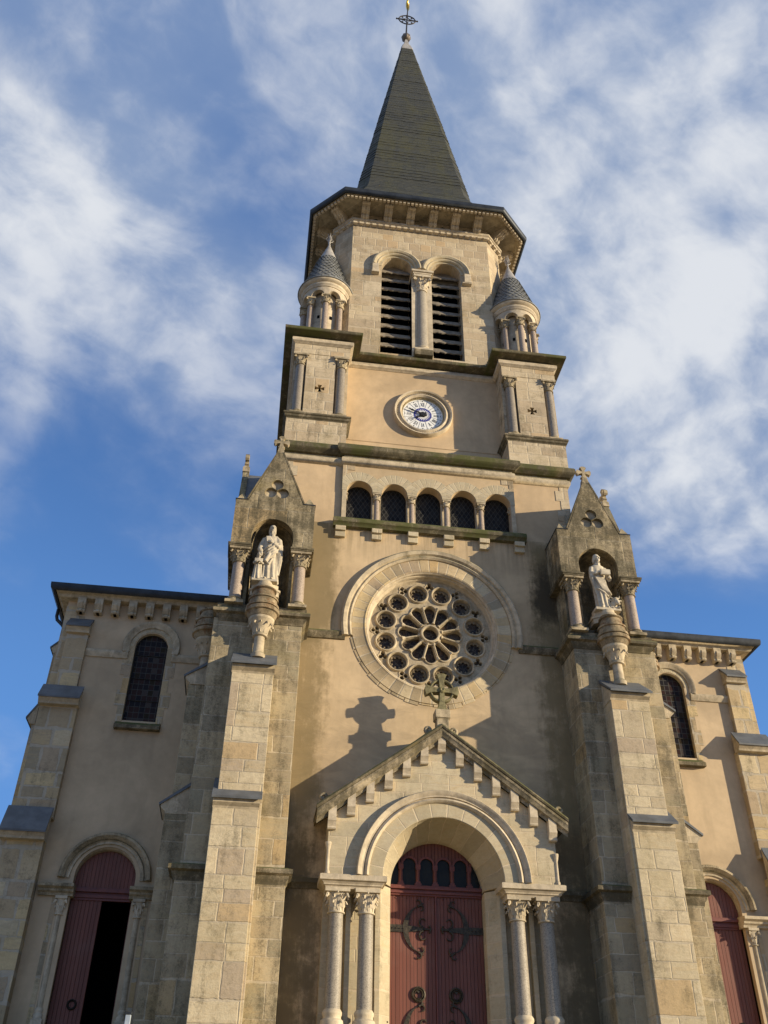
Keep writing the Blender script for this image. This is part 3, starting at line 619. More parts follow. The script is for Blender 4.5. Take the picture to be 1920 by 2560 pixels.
def rose():
    cz = 15.05
    rw = thing('rose_window', '', '', (0, -0.6, cz)); del rw['label']; del rw['category']; attach(rw, C)
    # hood mould over upper part
    a = radians(10.4)
    mb = MB(); mb.arc(0, cz, [(2.44, -0.90), (2.44, -1.02), (2.50, -1.07), (2.56, -1.03), (2.60, -1.10), (2.70, -1.13), (2.76, -1.07), (2.76, -0.90)], -a, pi+a, 72, 0)
    mb.build('hood_mould', T_MID, rw, origin=(0, -1, cz), smooth=40)
    mb = MB(); mb.arc(0, cz, [(2.0, -0.9), (2.0, -0.985), (2.045, -1.0), (2.09, -0.975), (2.43, -0.985), (2.46, -0.94), (2.46, -0.9)], 0, 2*pi, 96)
    mb.build('voussoir_ring', S_VOUS, rw, origin=(0, -1, cz), smooth=40)
    # lower irregular stones below the hood
    mb = MB(); random.seed(11); n = 16
    for k in range(n):
        a0 = pi+a+.02+(pi-2*a-.04)*k/n; a1 = a0+(pi-2*a-.04)/n-.012; rr = 2.46+random.choice((.03, .08, .13, .05))
        mb.arc(0, cz, [(2.45, -0.9), (2.45, -0.972), (rr, -0.968), (rr, -0.9)], a0, a1, 4)
    mb.build('edge_stone', S_VOUS, rw, origin=(0, -1, cz), smooth=0)
    # splayed inner reveal with mouldings
    mb = MB(); mb.arc(0, cz, [(2.02, -0.96), (1.99, -0.975), (1.95, -0.93), (1.965, -0.87), (1.92, -0.85), (1.90, -0.78), (1.925, -0.74), (1.88, -0.70), (1.865, -0.60), (1.86, -.35), (2.06, -0.35), (2.06, -0.94)], 0, 2*pi, 96)
    mb.build('inner_reveal', T_CLEAN, rw, origin=(0, -1, cz), smooth=40)
    # tracery plate
    Y0, Y1 = -0.62, -0.46
    def P(r, t): return (r*sin(t), cz+r*cos(t))
    holes = []; mould = []
    holes.append(circ(0, cz, 0.235, 28)); mould.append(holes[-1])
    for k in range(12):
        t = k*pi/6
        # petal
        pts = []; rc = 0.79; rl = 0.172
        pts.append((0.365, -0.045)); pts.append((0.365, 0.045))
        for i in range(13):
            q = pi/2*1.12-(pi*1.12)*i/12
            pts.append((rc+rl*sin(pi/2-abs(0)-0)*cos(q), rl*sin(q)))
        loop = []
        body = [(0.365, 0.055)]+[(rc+rl*cos(q), rl*sin(q)) for q in [radians(105-210*i/14) for i in range(15)]]+[(0.365, -0.055)]
        for r_, s_ in body:
            x = r_*sin(t)+s_*cos(t); z = cz+r_*cos(t)-s_*sin(t); loop.append((x, z))
        holes.append(loop); mould.append(loop)
        t2 = t+pi/12; c = P(1.41, t2)
        holes.append(circ(c[0], c[1], 0.27, 30))
        c = P(1.665, t); holes.append(foil(c[0], c[1], .075, .062, 3, 30, pi/2-t))
    mb = MB(); mb.plate(circ(0, cz, 1.87, 96), holes, Y0, Y1, 0)
    for k in range(12):
        t = k*pi/6; t2 = t+pi/12; c = P(1.41, t2)
        mb.arc(c[0], c[1], [(.268, -.50), (.268, -.65), (.285, -.685), (.307, -.69), (.33, -.66), (.34, -.60), (.34, -.5)], 0, 2*pi, 30)
        # trefoil rim
        c = P(1.665, t); lp = foil(c[0], c[1], .075, .085, 3, 30, pi/2-t)
        mb.tube([(x, Y0-.005, z) for x, z in lp+lp[:1]], .016, 6)
        # lobed rim over petal head
        pc = P(0.80, t); arcp = [(pc[0]+.195*sin(t+q), Y0-.012, pc[1]+.195*cos(t+q)) for q in [radians(-88+176*i/12) for i in range(13)]]
        mb.tube(arcp, .026, 8)
        # colonnette spoke
        p0 = P(.37, t2); p1 = P(.80, t2)
        mb.tube([(p0[0], -.66, p0[1]), (p1[0], -.66, p1[1])], .027, 10)
        pa = P(.80, t2); pb = P(.90, t2); mb.tube([(pa[0], -.66, pa[1]), (pb[0], -.66, pb[1])], [.036, .075], 8)
        pa = P(.40, t2); pb = P(.35, t2); mb.tube([(pa[0], -.66, pa[1]), (pb[0], -.66, pb[1])], [.036, .06], 8)
    mb.arc(0, cz, [(.225, -.50), (.225, -.66), (.245, -.70), (.285, -.70), (.315, -.66), (.33, -.60), (.33, -.5)], 0, 2*pi, 36)
    mb.build('tracery', T_TRAC, rw, smooth=40)
    # cusped roundels
    mb = MB()
    for k in range(12):
        t2 = k*pi/6+pi/12; c = P(1.41, t2)
        lob = foil(c[0], c[1], .135, .058, 8, 64, pi/2-t2)
        mb.plate(circ(c[0], c[1], .268, 40), [lob], -.535, -.50)
        for j in range(8):
            a_ = 2*pi*j/8+pi/2-t2; q = (c[0]+.175*cos(a_), c[1]+.175*sin(a_))
            mb.tube([(q[0]+.058*cos(a_+u), -.545, q[1]+.058*sin(a_+u)) for u in [radians(-130+260*i/10) for i in range(11)]], .013, 5)
            q = (c[0]+.235*cos(a_+pi/8), c[1]+.235*sin(a_+pi/8)); mb.sphere((q[0], -.54, q[1]), .014, 6)
    mb.build('roundel_cusping', T_CUSP, rw, smooth=40)
    mb = MB(); mb.plate(circ(0, cz, 1.87, 64), [], -.47, -.455)
    mb.build('stained_glass', GLSTAIN, rw, smooth=0)
rose()

def arcade():
    # stone surround: five merged rings
    cs = [-2.33+1.165*k for k in range(5)]; hw = .5825; R = .79; zs = 19.98
    a0 = math.acos(hw/R); outer = [(-2.33-hw, 18.74)]; 
    outer += [(2.33+hw, 18.74)]
    for c in reversed(cs): outer += [(c+R*cos(a0+(pi-2*a0)*i/14), zs+R*sin(a0+(pi-2*a0)*i/14)) for i in range(15)]
    # remove duplicated cusps
    out = [outer[0]]
    for p in outer[1:]:
        if hypot(p[0]-out[-1][0], p[1]-out[-1][1]) > 1e-4: out.append(p)
    holes = [archloop(c, zs, .43, 18.76) for c in cs]
    arc_o = thing('window_arcade', '', '', (0, -.95, 18.7)); del arc_o['label']; del arc_o['category']; attach(arc_o, C)
    # split voussoirs: each arch its own polar ring for radial joints; piers between behind the colonnettes
    for c in cs:
        mb = MB(); ring = [(c+R*cos(a0+(pi-2*a0)*i/14), zs+R*sin(a0+(pi-2*a0)*i/14)) for i in range(15)]
        poly = [(c+hw-.001, zs)]+ring+[(c-hw+.001, zs)]+[(c+.43*cos(pi-pi*i/20), zs+.43*sin(pi-pi*i/20)) for i in range(21)]
        mb.prism(poly, lambda a, b, h: (a, h, b), -.968, -.50)
        mb.build('arch_ring', S_VOUSS, arc_o, origin=(c, -.95, zs), smooth=30)
    for k in range(6):
        x = -2.9125+1.165*k; mb = MB()
        if k in (0, 5): s = -1 if k == 0 else 1; mb.box(s*2.9, s*2.757, -.964, -.5, 18.74, zs)
        else: mb.box(x-.1525, x+.1525, -.70, -.5, 18.74, zs); mb.box(x-.153, x+.153, -.9485, -.70, 19.955, zs+.0)
        mb.build('window_pier', T_MID, arc_o, smooth=0)
        if 0 < k < 5:
            mb = MB(); mb.box(x-.155, x+.155, -.962, -.5, 19.95, zs+.0)
            column('colonnette', arc_o, x, -.85, (18.74, 18.93, 19.70, 19.952), .088, .135, [GRANR, T_MID], rich=False, lv=6, n=16)
    for s in (-1, 1): column('colonnette', arc_o, s*2.80, -.80, (18.74, 18.93, 19.70, 19.952), .06, .09, [GRANR, T_MID], rich=False, lv=6, n=12)
    for c in cs:
        mb = MB(); mb.plate(archloop(c, zs, .40, 18.72), [], -.585, -.57, fn=lambda a, b, h: (a, h, b))
        g = mb.build('arcade_window', GLASS, arc_o, smooth=0)
        mb = MB(); lp = archloop(c, zs, .415, 18.76)
        mb.tube([(a, -.60, b) for a, b in lp[1:]+lp[:2]], .022, 6)
        mb.build('window_frame', IRON, g, smooth=40)
    # sill
    mb = MB(); path = [(-3.15, -.9), (-3.15, -.951), (3.15, -.951), (3.15, -.9)]
    mb.add([], [])
    mb.grid([[(x, y, z) for y, z in [(-.9, 18.42), (-1.10, 18.44), (-1.13, 18.52), (-1.19, 18.56), (-1.20, 18.66), (-1.15, 18.745), (-.9, 18.80)]] for x in (-3.15, 3.15)], True, 0, cap=True)
    sill = mb.build('arcade_sill', T_SILL, arc_o, smooth=40)
    for k in range(6):
        x = -2.9125+1.165*k; hw2 = .165; 
        mb = MB(); mb.box(x-hw2, x+hw2, -1.135, -.9, 18.26, 18.43); mb.box(x-hw2+.003, x+hw2-.003, -1.06, -.9, 18.06, 18.26)
        mb.build('corbel', S_LIGHT, arc_o, bevel=.012)
arcade()

def strings():
    mb = MB(); pr = lambda y: [(y+.14, 14.44), (y+.03, 14.46), (y, 14.52), (y-.03, 14.58), (y-.04, 14.66), (y+.0, 14.71), (y+.14, 14.73)]
    for s in (-1, 1):
        mb = MB(); mb.grid([[(x, yy, z) for yy, z in pr(-1.03)] for x in (s*2.62, s*3.98)], True, 0, cap=True)
        mb.build('string_course', T_OLD, C, smooth=40)
        mb = MB(); mb.grid([[(x, yy, z) for yy, z in [(-.9, 7.44), (-.98, 7.47), (-1.0, 7.55), (-1.06, 7.60), (-1.06, 7.70), (-.9, 7.75)]] for x in (s*2.85, s*3.98)], True, 0, cap=True)
        mb.build('string_course', T_OLD, C, smooth=40)
strings()

# ================================================================== corner piers
def slate_cap(parent, x0, x1, yb, zb, yf, zf, name='lead_cap'):
    """sloping sheet cap; yb/zb top at wall, yf/zf front lip"""
    mb = MB(); t = .045
    poly = [(yb, zb), (yf, zf), (yf+.01, zf-.055), (yb, zb-t-.06)]
    mb.prism(poly, lambda a, b, h: (h, a, b), x0-.03, x1+.03)
    return mb.build(name, ZINC, parent, smooth=0, bevel=.006)
def cap_side(parent, s, y0, y1, xb, zb, xf, zf):
    mb = MB(); poly = [(s*xb, zb), (s*xf, zf), (s*(xf-.01), zf-.055), (s*xb, zb-.10)]
    mb.prism(poly, lambda a, b, h: (a, h, b), y0-.03, y1+.03)
    return mb.build('lead_cap', ZINC, parent, smooth=0)
def pier(s):
    mb = MB(); mb.box(s*3.93, s*6.38, -2.08, 1.6, FL+3.85, 14.25, 0)
    mb.box(s*3.88, s*6.46, -2.15, 1.6, FL, 7.26, 0)
    p = mb.build('corner_pier', S_PIER, C, smooth=0, bevel=.012)
    # mid cornice
    if s < 0: path = [(-6.46, 1.3), (-6.46, -2.13), (-3.90, -2.13), (-3.90, -.93)]
    else: path = [(3.90, -.93), (3.90, -2.13), (6.46, -2.13), (6.46, 1.3)]
    mb = MB(); mb.sweep(path, [(-.12, 7.22), (.02, 7.22), (.03, 7.30), (.08, 7.36), (.09, 7.42), (.17, 7.46), (.17, 7.56), (.02, 7.62), (-.12, 7.62)])
    mb.build('pier_cornice', T_OLD, p, smooth=40)
    if s < 0: path = [(-6.22, 1.3), (-6.22, -2.08), (-3.93, -2.08), (-3.93, -.86)]
    else: path = [(3.93, -.86), (3.93, -2.08), (6.22, -2.08), (6.22, 1.3)]
    mb = MB(); mb.sweep(path, [(-.3, 14.16), (.02, 14.16), (.04, 14.24), (.10, 14.30), (.11, 14.34), (.20, 14.38), (.21, 14.46), (.19, 14.50), (.10, 14.54), (.10, 14.66), (-.3, 14.70)])
    mb.build('pier_cornice', T_OLD, p, smooth=40)
    mb = MB(); mb.box(s*3.98, s*6.18, -2.0, 1.0, 14.2, 14.69); mb.build('ledge', T_OLD, p, smooth=0)
    # front buttress
    mb = MB(); a, b = s*4.60, s*5.69
    mb.box(a, b, -2.64, -2.0, FL, 12.4); mb.box(s*4.66, s*5.76, -2.70, -2.0, FL, 8.88, 0)
    bt = mb.build('front_buttress', S_BUT, C, smooth=0, bevel=.012)
    for (x0, x1, z0, yf) in ((4.585, 5.70, 12.38, -2.80), (4.65, 5.765, 8.80, -2.86)):
        mb = MB(); poly = [(-2.1, z0-.02), (yf+.16, z0-.02), (yf+.14, z0+.03), (yf+.05, z0+.10), (yf+.05, z0+.19), (-2.1, z0+.66)]
        mb.prism(poly, lambda aa, bb, h: (h, aa, bb), s*x0, s*x1); mb.build('cap_stone', T_MID, bt, smooth=0)
    slate_cap(bt, min(s*4.57, s*5.71), max(s*4.57, s*5.71), -2.09, 13.20, -2.88, 12.585)
    slate_cap(bt, min(s*4.635, s*5.78), max(s*4.635, s*5.78), -2.09, 9.72, -2.92, 9.015)
    # side buttress
    mb = MB(); mb.box(s*6.3, s*6.86, -1.38, -.25, FL, 12.7); mb.box(s*6.3, s*6.97, -1.40, -.23, FL, 9.0)
    sb = mb.build('side_buttress', S_PIER, C, smooth=0, bevel=.01)
    for xf, zf, zb, xb in ((7.02, 12.76, 13.24, 6.36), (7.15, 9.23, 9.84, 6.36)):
        mb = MB(); mb.prism([(s*xb, zf-.25), (s*(xf-.20), zf-.25), (s*(xf-.17), zf-.2), (s*(xf-.05), zf-.09), (s*(xf-.05), zf-.03), (s*xb, zb-.06)], lambda aa, bb, h: (aa, h, bb), -1.41, -.22)
        mb.build('cap_stone', T_MID, sb, smooth=0); cap_side(sb, s, -1.42, -.21, xb, zb, xf, zf)
    return p
for s in (-1, 1): pier(s)

def niche(s):
    cx = s*5.0; nb = thing('statue_niche', '', '', (cx, -1, 14.7)); del nb['label']; del nb['category']; attach(nb, C)
    # column storey with concave recess
    W = [(-1.02, .35), (-1.02, -1.72), (-.68, -1.72), (-.68, -1.93), (-.585, -1.93)]
    arcp = [(-.585*cos(pi*i/16), -1.93+.86*sin(pi*i/16)) for i in range(1, 16)]
    plan = [(cx+a, b) for a, b in W+arcp+[(.585, -1.93), (.68, -1.93), (.68, -1.72), (1.02, -1.72), (1.02, .35)]]
    mb = MB(); mb.prism(plan, lambda a, b, h: (a, b, h), 14.6, 16.62)
    mb.build('recess_wall', S_OLD, nb, smooth=50)
    plan = [(cx-1.15, -1.05), (cx-.60, -1.9)]+[(cx-.60*cos(pi*i/16), -1.9+.83*sin(pi*i/16)) for i in range(1, 16)]+[(cx+.60, -1.9), (cx+1.15, -1.05), (cx+1.15, .2), (cx-1.15, .2)]
    mb = MB(); mb.prism(plan, lambda a, b, h: (a, b, h), 16.6, 17.06)
    rows = []
    for j in range(9):
        q = pi/2*j/8; rr = .60*cos(q); rows.append([(cx-rr*cos(pi*i/16), -1.9+.83*cos(q)*sin(pi*i/16), 17.05+.60*sin(q)) for i in range(17)])
    mb.grid(rows, False, 0)
    mb.build('recess_dome', S_OLD, nb, smooth=50)
    # outer block with arch
    poly = [(cx-1.2, 16.6), (cx-.6, 16.6)]+[(cx-.62*cos(pi*i/24), 17.05+.62*sin(pi*i/24)) for i in range(25)]+[(cx+.6, 16.6), (cx+1.2, 16.6), (cx+1.2, 18.3), (cx-1.2, 18.3)]
    mb = MB(); mb.prism(poly, lambda a, b, h: (a, h, b), -2.2, -1.88)
    for q in (-1, 1): mb.box(cx+q*1.197, cx+q*.9, -1.882, .25, 16.6, 18.297)
    mb.box(cx-1.19, cx+1.19, -1.89, .24, 17.78, 18.29)
    blk = mb.build('niche_block', S_NICHE, nb, smooth=0)
    for q in (-1, 1):
        mb = MB(); mb.box(cx+q*.835, cx+q*1.215, -2.215, .26, 18.297, 18.325); mb.build('lead_flashing', ZINCD, nb, smooth=0)
    # columns: two in front, two behind on the flanks
    for q in (-1, 1):
        column('column', nb, cx+q*.885, -2.06, (14.66, 14.90, 16.06, 16.50), .172, .30, [GRANR, T_CARVO])
        column('column', nb, cx+q*.93, -.55, (14.66, 14.90, 16.06, 16.50), .165, .29, [GRANR, T_CARVO])
        mb = MB(); mb.box(cx+q*.57, cx+q*1.235, -2.38, -1.6, 16.50, 16.55); mb.box(cx+q*.56, cx+q*1.25, -2.40, -1.6, 16.55, 16.612)
        mb.box(cx+q*.60, cx+q*1.235, -1.6, .22, 16.50, 16.55); mb.box(cx+q*.60, cx+q*1.25, -1.6, .24, 16.55, 16.612)
        mb.build('abacus', T_OLD, nb, smooth=0, bevel=.008)
    # gables
    hole = foil(cx, 18.76, .215, .185, 3, 72)
    mb = MB(); mb.plate([(cx-.83, 18.29), (cx+.83, 18.29), (cx+.08, 20.24), (cx-.08, 20.24)], [hole], -2.203, -2.09)
    g = mb.build('gable', S_NICHE, nb, smooth=30)
    mb = MB(); mb.prism([(cx-.80, 18.325), (cx+.80, 18.325), (cx+.07, 20.22), (cx-.07, 20.22)], lambda a, b, h: (a, h, b), -2.088, -1.95); mb.build('trefoil_recess', T_MID, g, smooth=0) if False else mb.build('gable_back', T_MID, nb, smooth=0)
    mb = MB()
    for q in (-1, 1):
        mb.prism([(cx+q*.84, 18.325), (cx+q*.875, 18.36), (cx+q*.10, 20.30), (cx+q*.07, 20.25)], lambda a, b, h: (a, h, b), -2.21, -1.93)
    mb.build('gable_coping', T_OLD, nb, smooth=0)
    xo = cx+s*1.19; mb = MB()
    mb.prism([(-1.83, 18.325), (-.13, 18.325), (-.90, 20.24), (-1.06, 20.24)], lambda a, b, h: (h, a, b), xo-s*.2, xo-s*.02)
    mb.build('gable', S_NICHE, nb, smooth=0)
    mb = MB()
    mb.prism([(cx-.80, 18.33), (cx+.80, 18.33), (cx+.02, 20.18), (cx-.02, 20.18)], lambda a, b, h: (a, h, b), -1.96, .2)
    mb.prism([(-1.78, 18.33), (-.18, 18.33), (-.96, 20.17), (-1.0, 20.17)], lambda a, b, h: (h, a, b), cx, xo-s*.15)
    mb.build('niche_roof', ZINC, nb, smooth=0)
    for q in (-1, 1):   # corner acroteria
        mb = MB(); x = cx+q*1.02; mb.add([(x-.16, -2.18, 18.325), (x+.16, -2.18, 18.325), (x+.16, -1.9, 18.325), (x-.16, -1.9, 18.325), (x, -2.04, 18.66)], [(0, 1, 4), (1, 2, 4), (2, 3, 4), (3, 0, 4), (3, 2, 1, 0)])
        mb.build('acroterion', T_CARVO, nb, smooth=0)
    # finial crosses
    def fcross(x, y, z, ax):
        mb = MB(); f = (lambda a, b, h: (x+a, y+h, z+b)) if ax == 'x' else (lambda a, b, h: (x+h, y+a, z+b))
        mb.prism([(-.12, 0), (.12, 0), (.085, .22), (-.085, .22)], f, -.11, .11)
        mb.prism([(-.075, .20), (.075, .20), (.055, .38), (-.055, .38)], f, -.07, .07)
        arm = [(.045, .0), (.17, -.07), (.21, -.11), (.245, 0), (.21, .11), (.17, .07)]
        for k in range(4):
            ca, sa = cos(pi/2*k), sin(pi/2*k)
            mb.prism([(a*ca-b*sa, .52+a*sa+b*ca) for a, b in [(0, -.045)]+[(a, b) for a, b in arm[:0]]+[(.08, -.045), (.17, -.075), (.20, -.11), (.25, -.05), (.25, .05), (.20, .11), (.17, .075), (.08, .045), (0, .045)]], f, -.06-.001*k, .06+.001*k)
        return mb.build('gable_cross', T_CARVO, nb, smooth=30)
    fcross(cx, -2.06, 20.24, 'x'); fcross(xo-s*.11, -.98, 20.24, 'y')
    # pedestal: engaged shaft, capital, ringed corbel
    for px, py, fr in ((s*5.07, -2.32, True), (s*6.55, -.82, False)):
        mb = MB(); mb.lathe(px, py, [(.19, 12.95), (.20, 13.06), (.15, 13.12), (.145, 13.3), (.14, 13.62)], 24, 1)
        # flared capital
        mb.lathe(px, py, [(.14, 13.58), (.20, 13.60), (.215, 13.64), (.19, 13.68), (.21, 13.76), (.27, 13.9), (.335, 14.02), (.36, 14.06), (.36, 14.13), (.30, 14.15)], 28, 1)
        for k in range(12): mb.leaf(px, py, 2*pi*k/12, .19, 13.68, .30, .10, .10, 1, .28)
        mb.lathe(px, py, [(.35, 14.13), (.37, 14.17), (.42, 14.28), (.475, 14.30), (.48, 14.40), (.42, 14.405), (.415, 14.455), (.455, 14.46), (.455, 14.53), (.40, 14.57), (.385, 14.70), (.42, 14.71), (.42, 14.76), (.34, 14.80), (.325, 14.92), (.30, 15.00), (.35, 15.03), (.35, 15.06)], 36, 0)
        mb.box(*((px-.24, px+.24, py+.05, -1.4) if fr else (s*6.0, px, py-.24, py+.24)), 14.0, 15.04, 0)
        pd = mb.build('statue_pedestal', [T_RUST, T_MID], nb, smooth=28)
    px = s*5.07
    pl = [(-.45, .40), (-.45, -.02), (-.30, -.14), (-.26, -.16)]+[(-.24*cos(pi*i/10), -.20-.20*sin(pi*i/10)) for i in range(11)]+[(.26, -.16), (.30, -.14), (.45, -.02), (.45, .40)]
    mb = MB(); mb.prism([(px+a, -2.05+b) for a, b in pl], lambda a, b, h: (a, b, h), 15.20, 15.27)
    mb.prism([(px+a*.92, -2.05+b*.92) for a, b in pl], lambda a, b, h: (a, b, h), 15.04, 15.20)
    mb.prism([(px+a*.85, -2.05+b*.80) for a, b in pl], lambda a, b, h: (a, b, h), 15.27, 15.42)
    mb.build('pedestal_top', T_MID, nb, smooth=30, bevel=.01)
for s in (-1, 1): niche(s)

# ================================================================== cornice, clock stage
def mid_tower():
    path = [(-4.85, 7.6), (-4.85, -.85), (-2.86, -.85), (-2.86, -.97), (2.86, -.97), (2.86, -.85), (4.85, -.85), (4.85, 7.6)]
    mb = MB(); mb.sweep(path, [(-.2, 21.0), (0, 21.02), (.03, 21.04), (.075, 21.06), (.115, 21.13), (.12, 21.20), (.10, 21.28), (.05, 21.34), (.03, 21.37), (.03, 21.41), (-.2, 21.43)])
    mb.build('lower_cornice', T_MID, C, smooth=40)
    mb = MB(); mb.sweep(path, [(-.25, 21.40), (.14, 21.41), (.20, 21.46), (.26, 21.50), (.285, 21.54), (.285, 21.70), (.24, 21.76), (-.5, 22.0)])
    mb.build('lower_cornice_slab', T_SILL, C, smooth=30)
    mb = MB(); mb.box(-4.9, 4.9, -.7, 7.6, 21.3, 21.75); mb.build('cornice_core', T_OLD, C, smooth=0)
    # clock wall
    mb = MB(); mb.plate([(-2.95, 22.9), (2.95, 22.9), (2.95, 26.7), (-2.95, 26.7)], [circ(0, 24.52, .86, 48)], 0.0, .4)
    mb.box(-2.95, 2.95, -.07, .4, 21.7, 22.9)
    mb.build('clock_wall', PLU, C, smooth=0)
    mb = MB(); mb.grid([[(x, y, z) for y, z in [(.02, 22.9), (-.085, 22.9), (-.09, 22.94), (.02, 23.02)]] for x in (-2.95, 2.95)], True, 0, cap=True)
    mb.build('clock_wall_ledge', PLU, C, smooth=0)
    mb = MB(); mb.box(-4.4, 4.4, .4, 7.4, 21.6, 26.6); mb.build('clock_stage_core', PLU, C, smooth=0)
mid_tower()

def upper_pier(s):
    X = lambda v: s*v
    mb = MB(); mb.box(X(2.86), X(4.96), -.98, 1.2, 21.7, 22.86)
    # body: core, raised panel with cross, head band
    mb.box(X(2.88), X(4.88), -.68, 1.2, 23.0, 26.5)
    hole = []
    for k in range(4):
        a0 = pi/2*k
        for da, r in ((-.14*1.0, .075), ) : pass
    cross = []
    w0, w1, L = .035, .085, .17
    for k in range(4):
        ca, sa = cos(pi/2*k), sin(pi/2*k)
        for a, b in ((w0, -w0), (L, -w1), (L, w1)): cross.append((X(3.89)+a*ca-b*sa, 24.42+a*sa+b*ca))
    mb.plate([(X(3.37), 23.08), (X(4.42), 23.08), (X(4.42), 26.08), (X(3.37), 26.08)], [cross], -.93, -.67)
    mb.box(X(2.86), X(4.90), -.95, -.5, 26.08, 26.62)
    p = mb.build('upper_pier', S_WALL, C, smooth=0)
    mb = MB(); mb.plate([(cx, cz) for cx, cz in [(X(3.6), 24.15), (X(4.2), 24.15), (X(4.2), 24.7), (X(3.6), 24.7)]], [], -.69, -.683)
    mb.build('cross_recess', DARK, p, smooth=0)
    path = [(-5.0, 1.2), (-4.93, -.95), (-2.86, -.95), (-2.86, .0)] if s < 0 else [(2.86, .0), (2.86, -.95), (4.93, -.95), (5.0, 1.2)]
    path = [(X(4.93), 1.2), (X(4.93), -.95), (X(2.86), -.95), (X(2.86), -.02)]
    if s > 0: path = list(reversed(path))
    mb = MB(); mb.sweep(path, [(-.3, 22.78), (.02, 22.80), (.04, 22.88), (.09, 22.92), (.10, 22.99), (.14, 23.02), (.13, 23.09), (-.3, 23.13)])
    mb.build('plinth_cornice', T_OLD, p, smooth=30)
    for x, rx in ((3.15, .175), (4.63, .165)):
        column('column', p, X(x), -.80, (23.09, 23.30, 25.52, 25.98), rx, .25, [GRAND, T_CARVO], rich=False, lv=8)
        mb = MB(); mb.box(X(x)-.28, X(x)+.28, -1.0, -.6, 25.97, 26.075); mb.build('abacus', T_MID, p, smooth=0)
for s in (-1, 1): upper_pier(s)
def upper_cornice():
    path = [(-4.89, 6.8), (-4.89, -.95), (-2.86, -.95), (-2.86, 0), (2.86, 0), (2.86, -.95), (4.89, -.95), (4.89, 6.8)]
    mb = MB(); mb.sweep(path, [(-.2, 26.55), (.02, 26.55), (.05, 26.58), (.11, 26.62), (.125, 26.70), (.11, 26.78), (.05, 26.83), (.04, 26.87), (-.2, 26.88)])
    mb.build('upper_cornice', T_CLEAN, C, smooth=40)
    mb = MB(); mb.sweep(path, [(-.6, 26.86), (.15, 26.862), (.26, 26.89), (.33, 26.88), (.40, 26.90), (.42, 26.93), (.42, 27.03), (.38, 27.07), (-.6, 27.17)])
    mb.build('upper_cornice_slab', T_SILL, C, smooth=30)
    mb = MB(); mb.box(-4.8, 4.8, .3, 6.7, 26.6, 27.14); mb.box(-4.7, -2.9, -.9, .5, 26.6, 27.14); mb.box(2.9, 4.7, -.9, .5, 26.6, 27.14); mb.build('cornice_core', T_OLD, C, smooth=0)
upper_cornice()

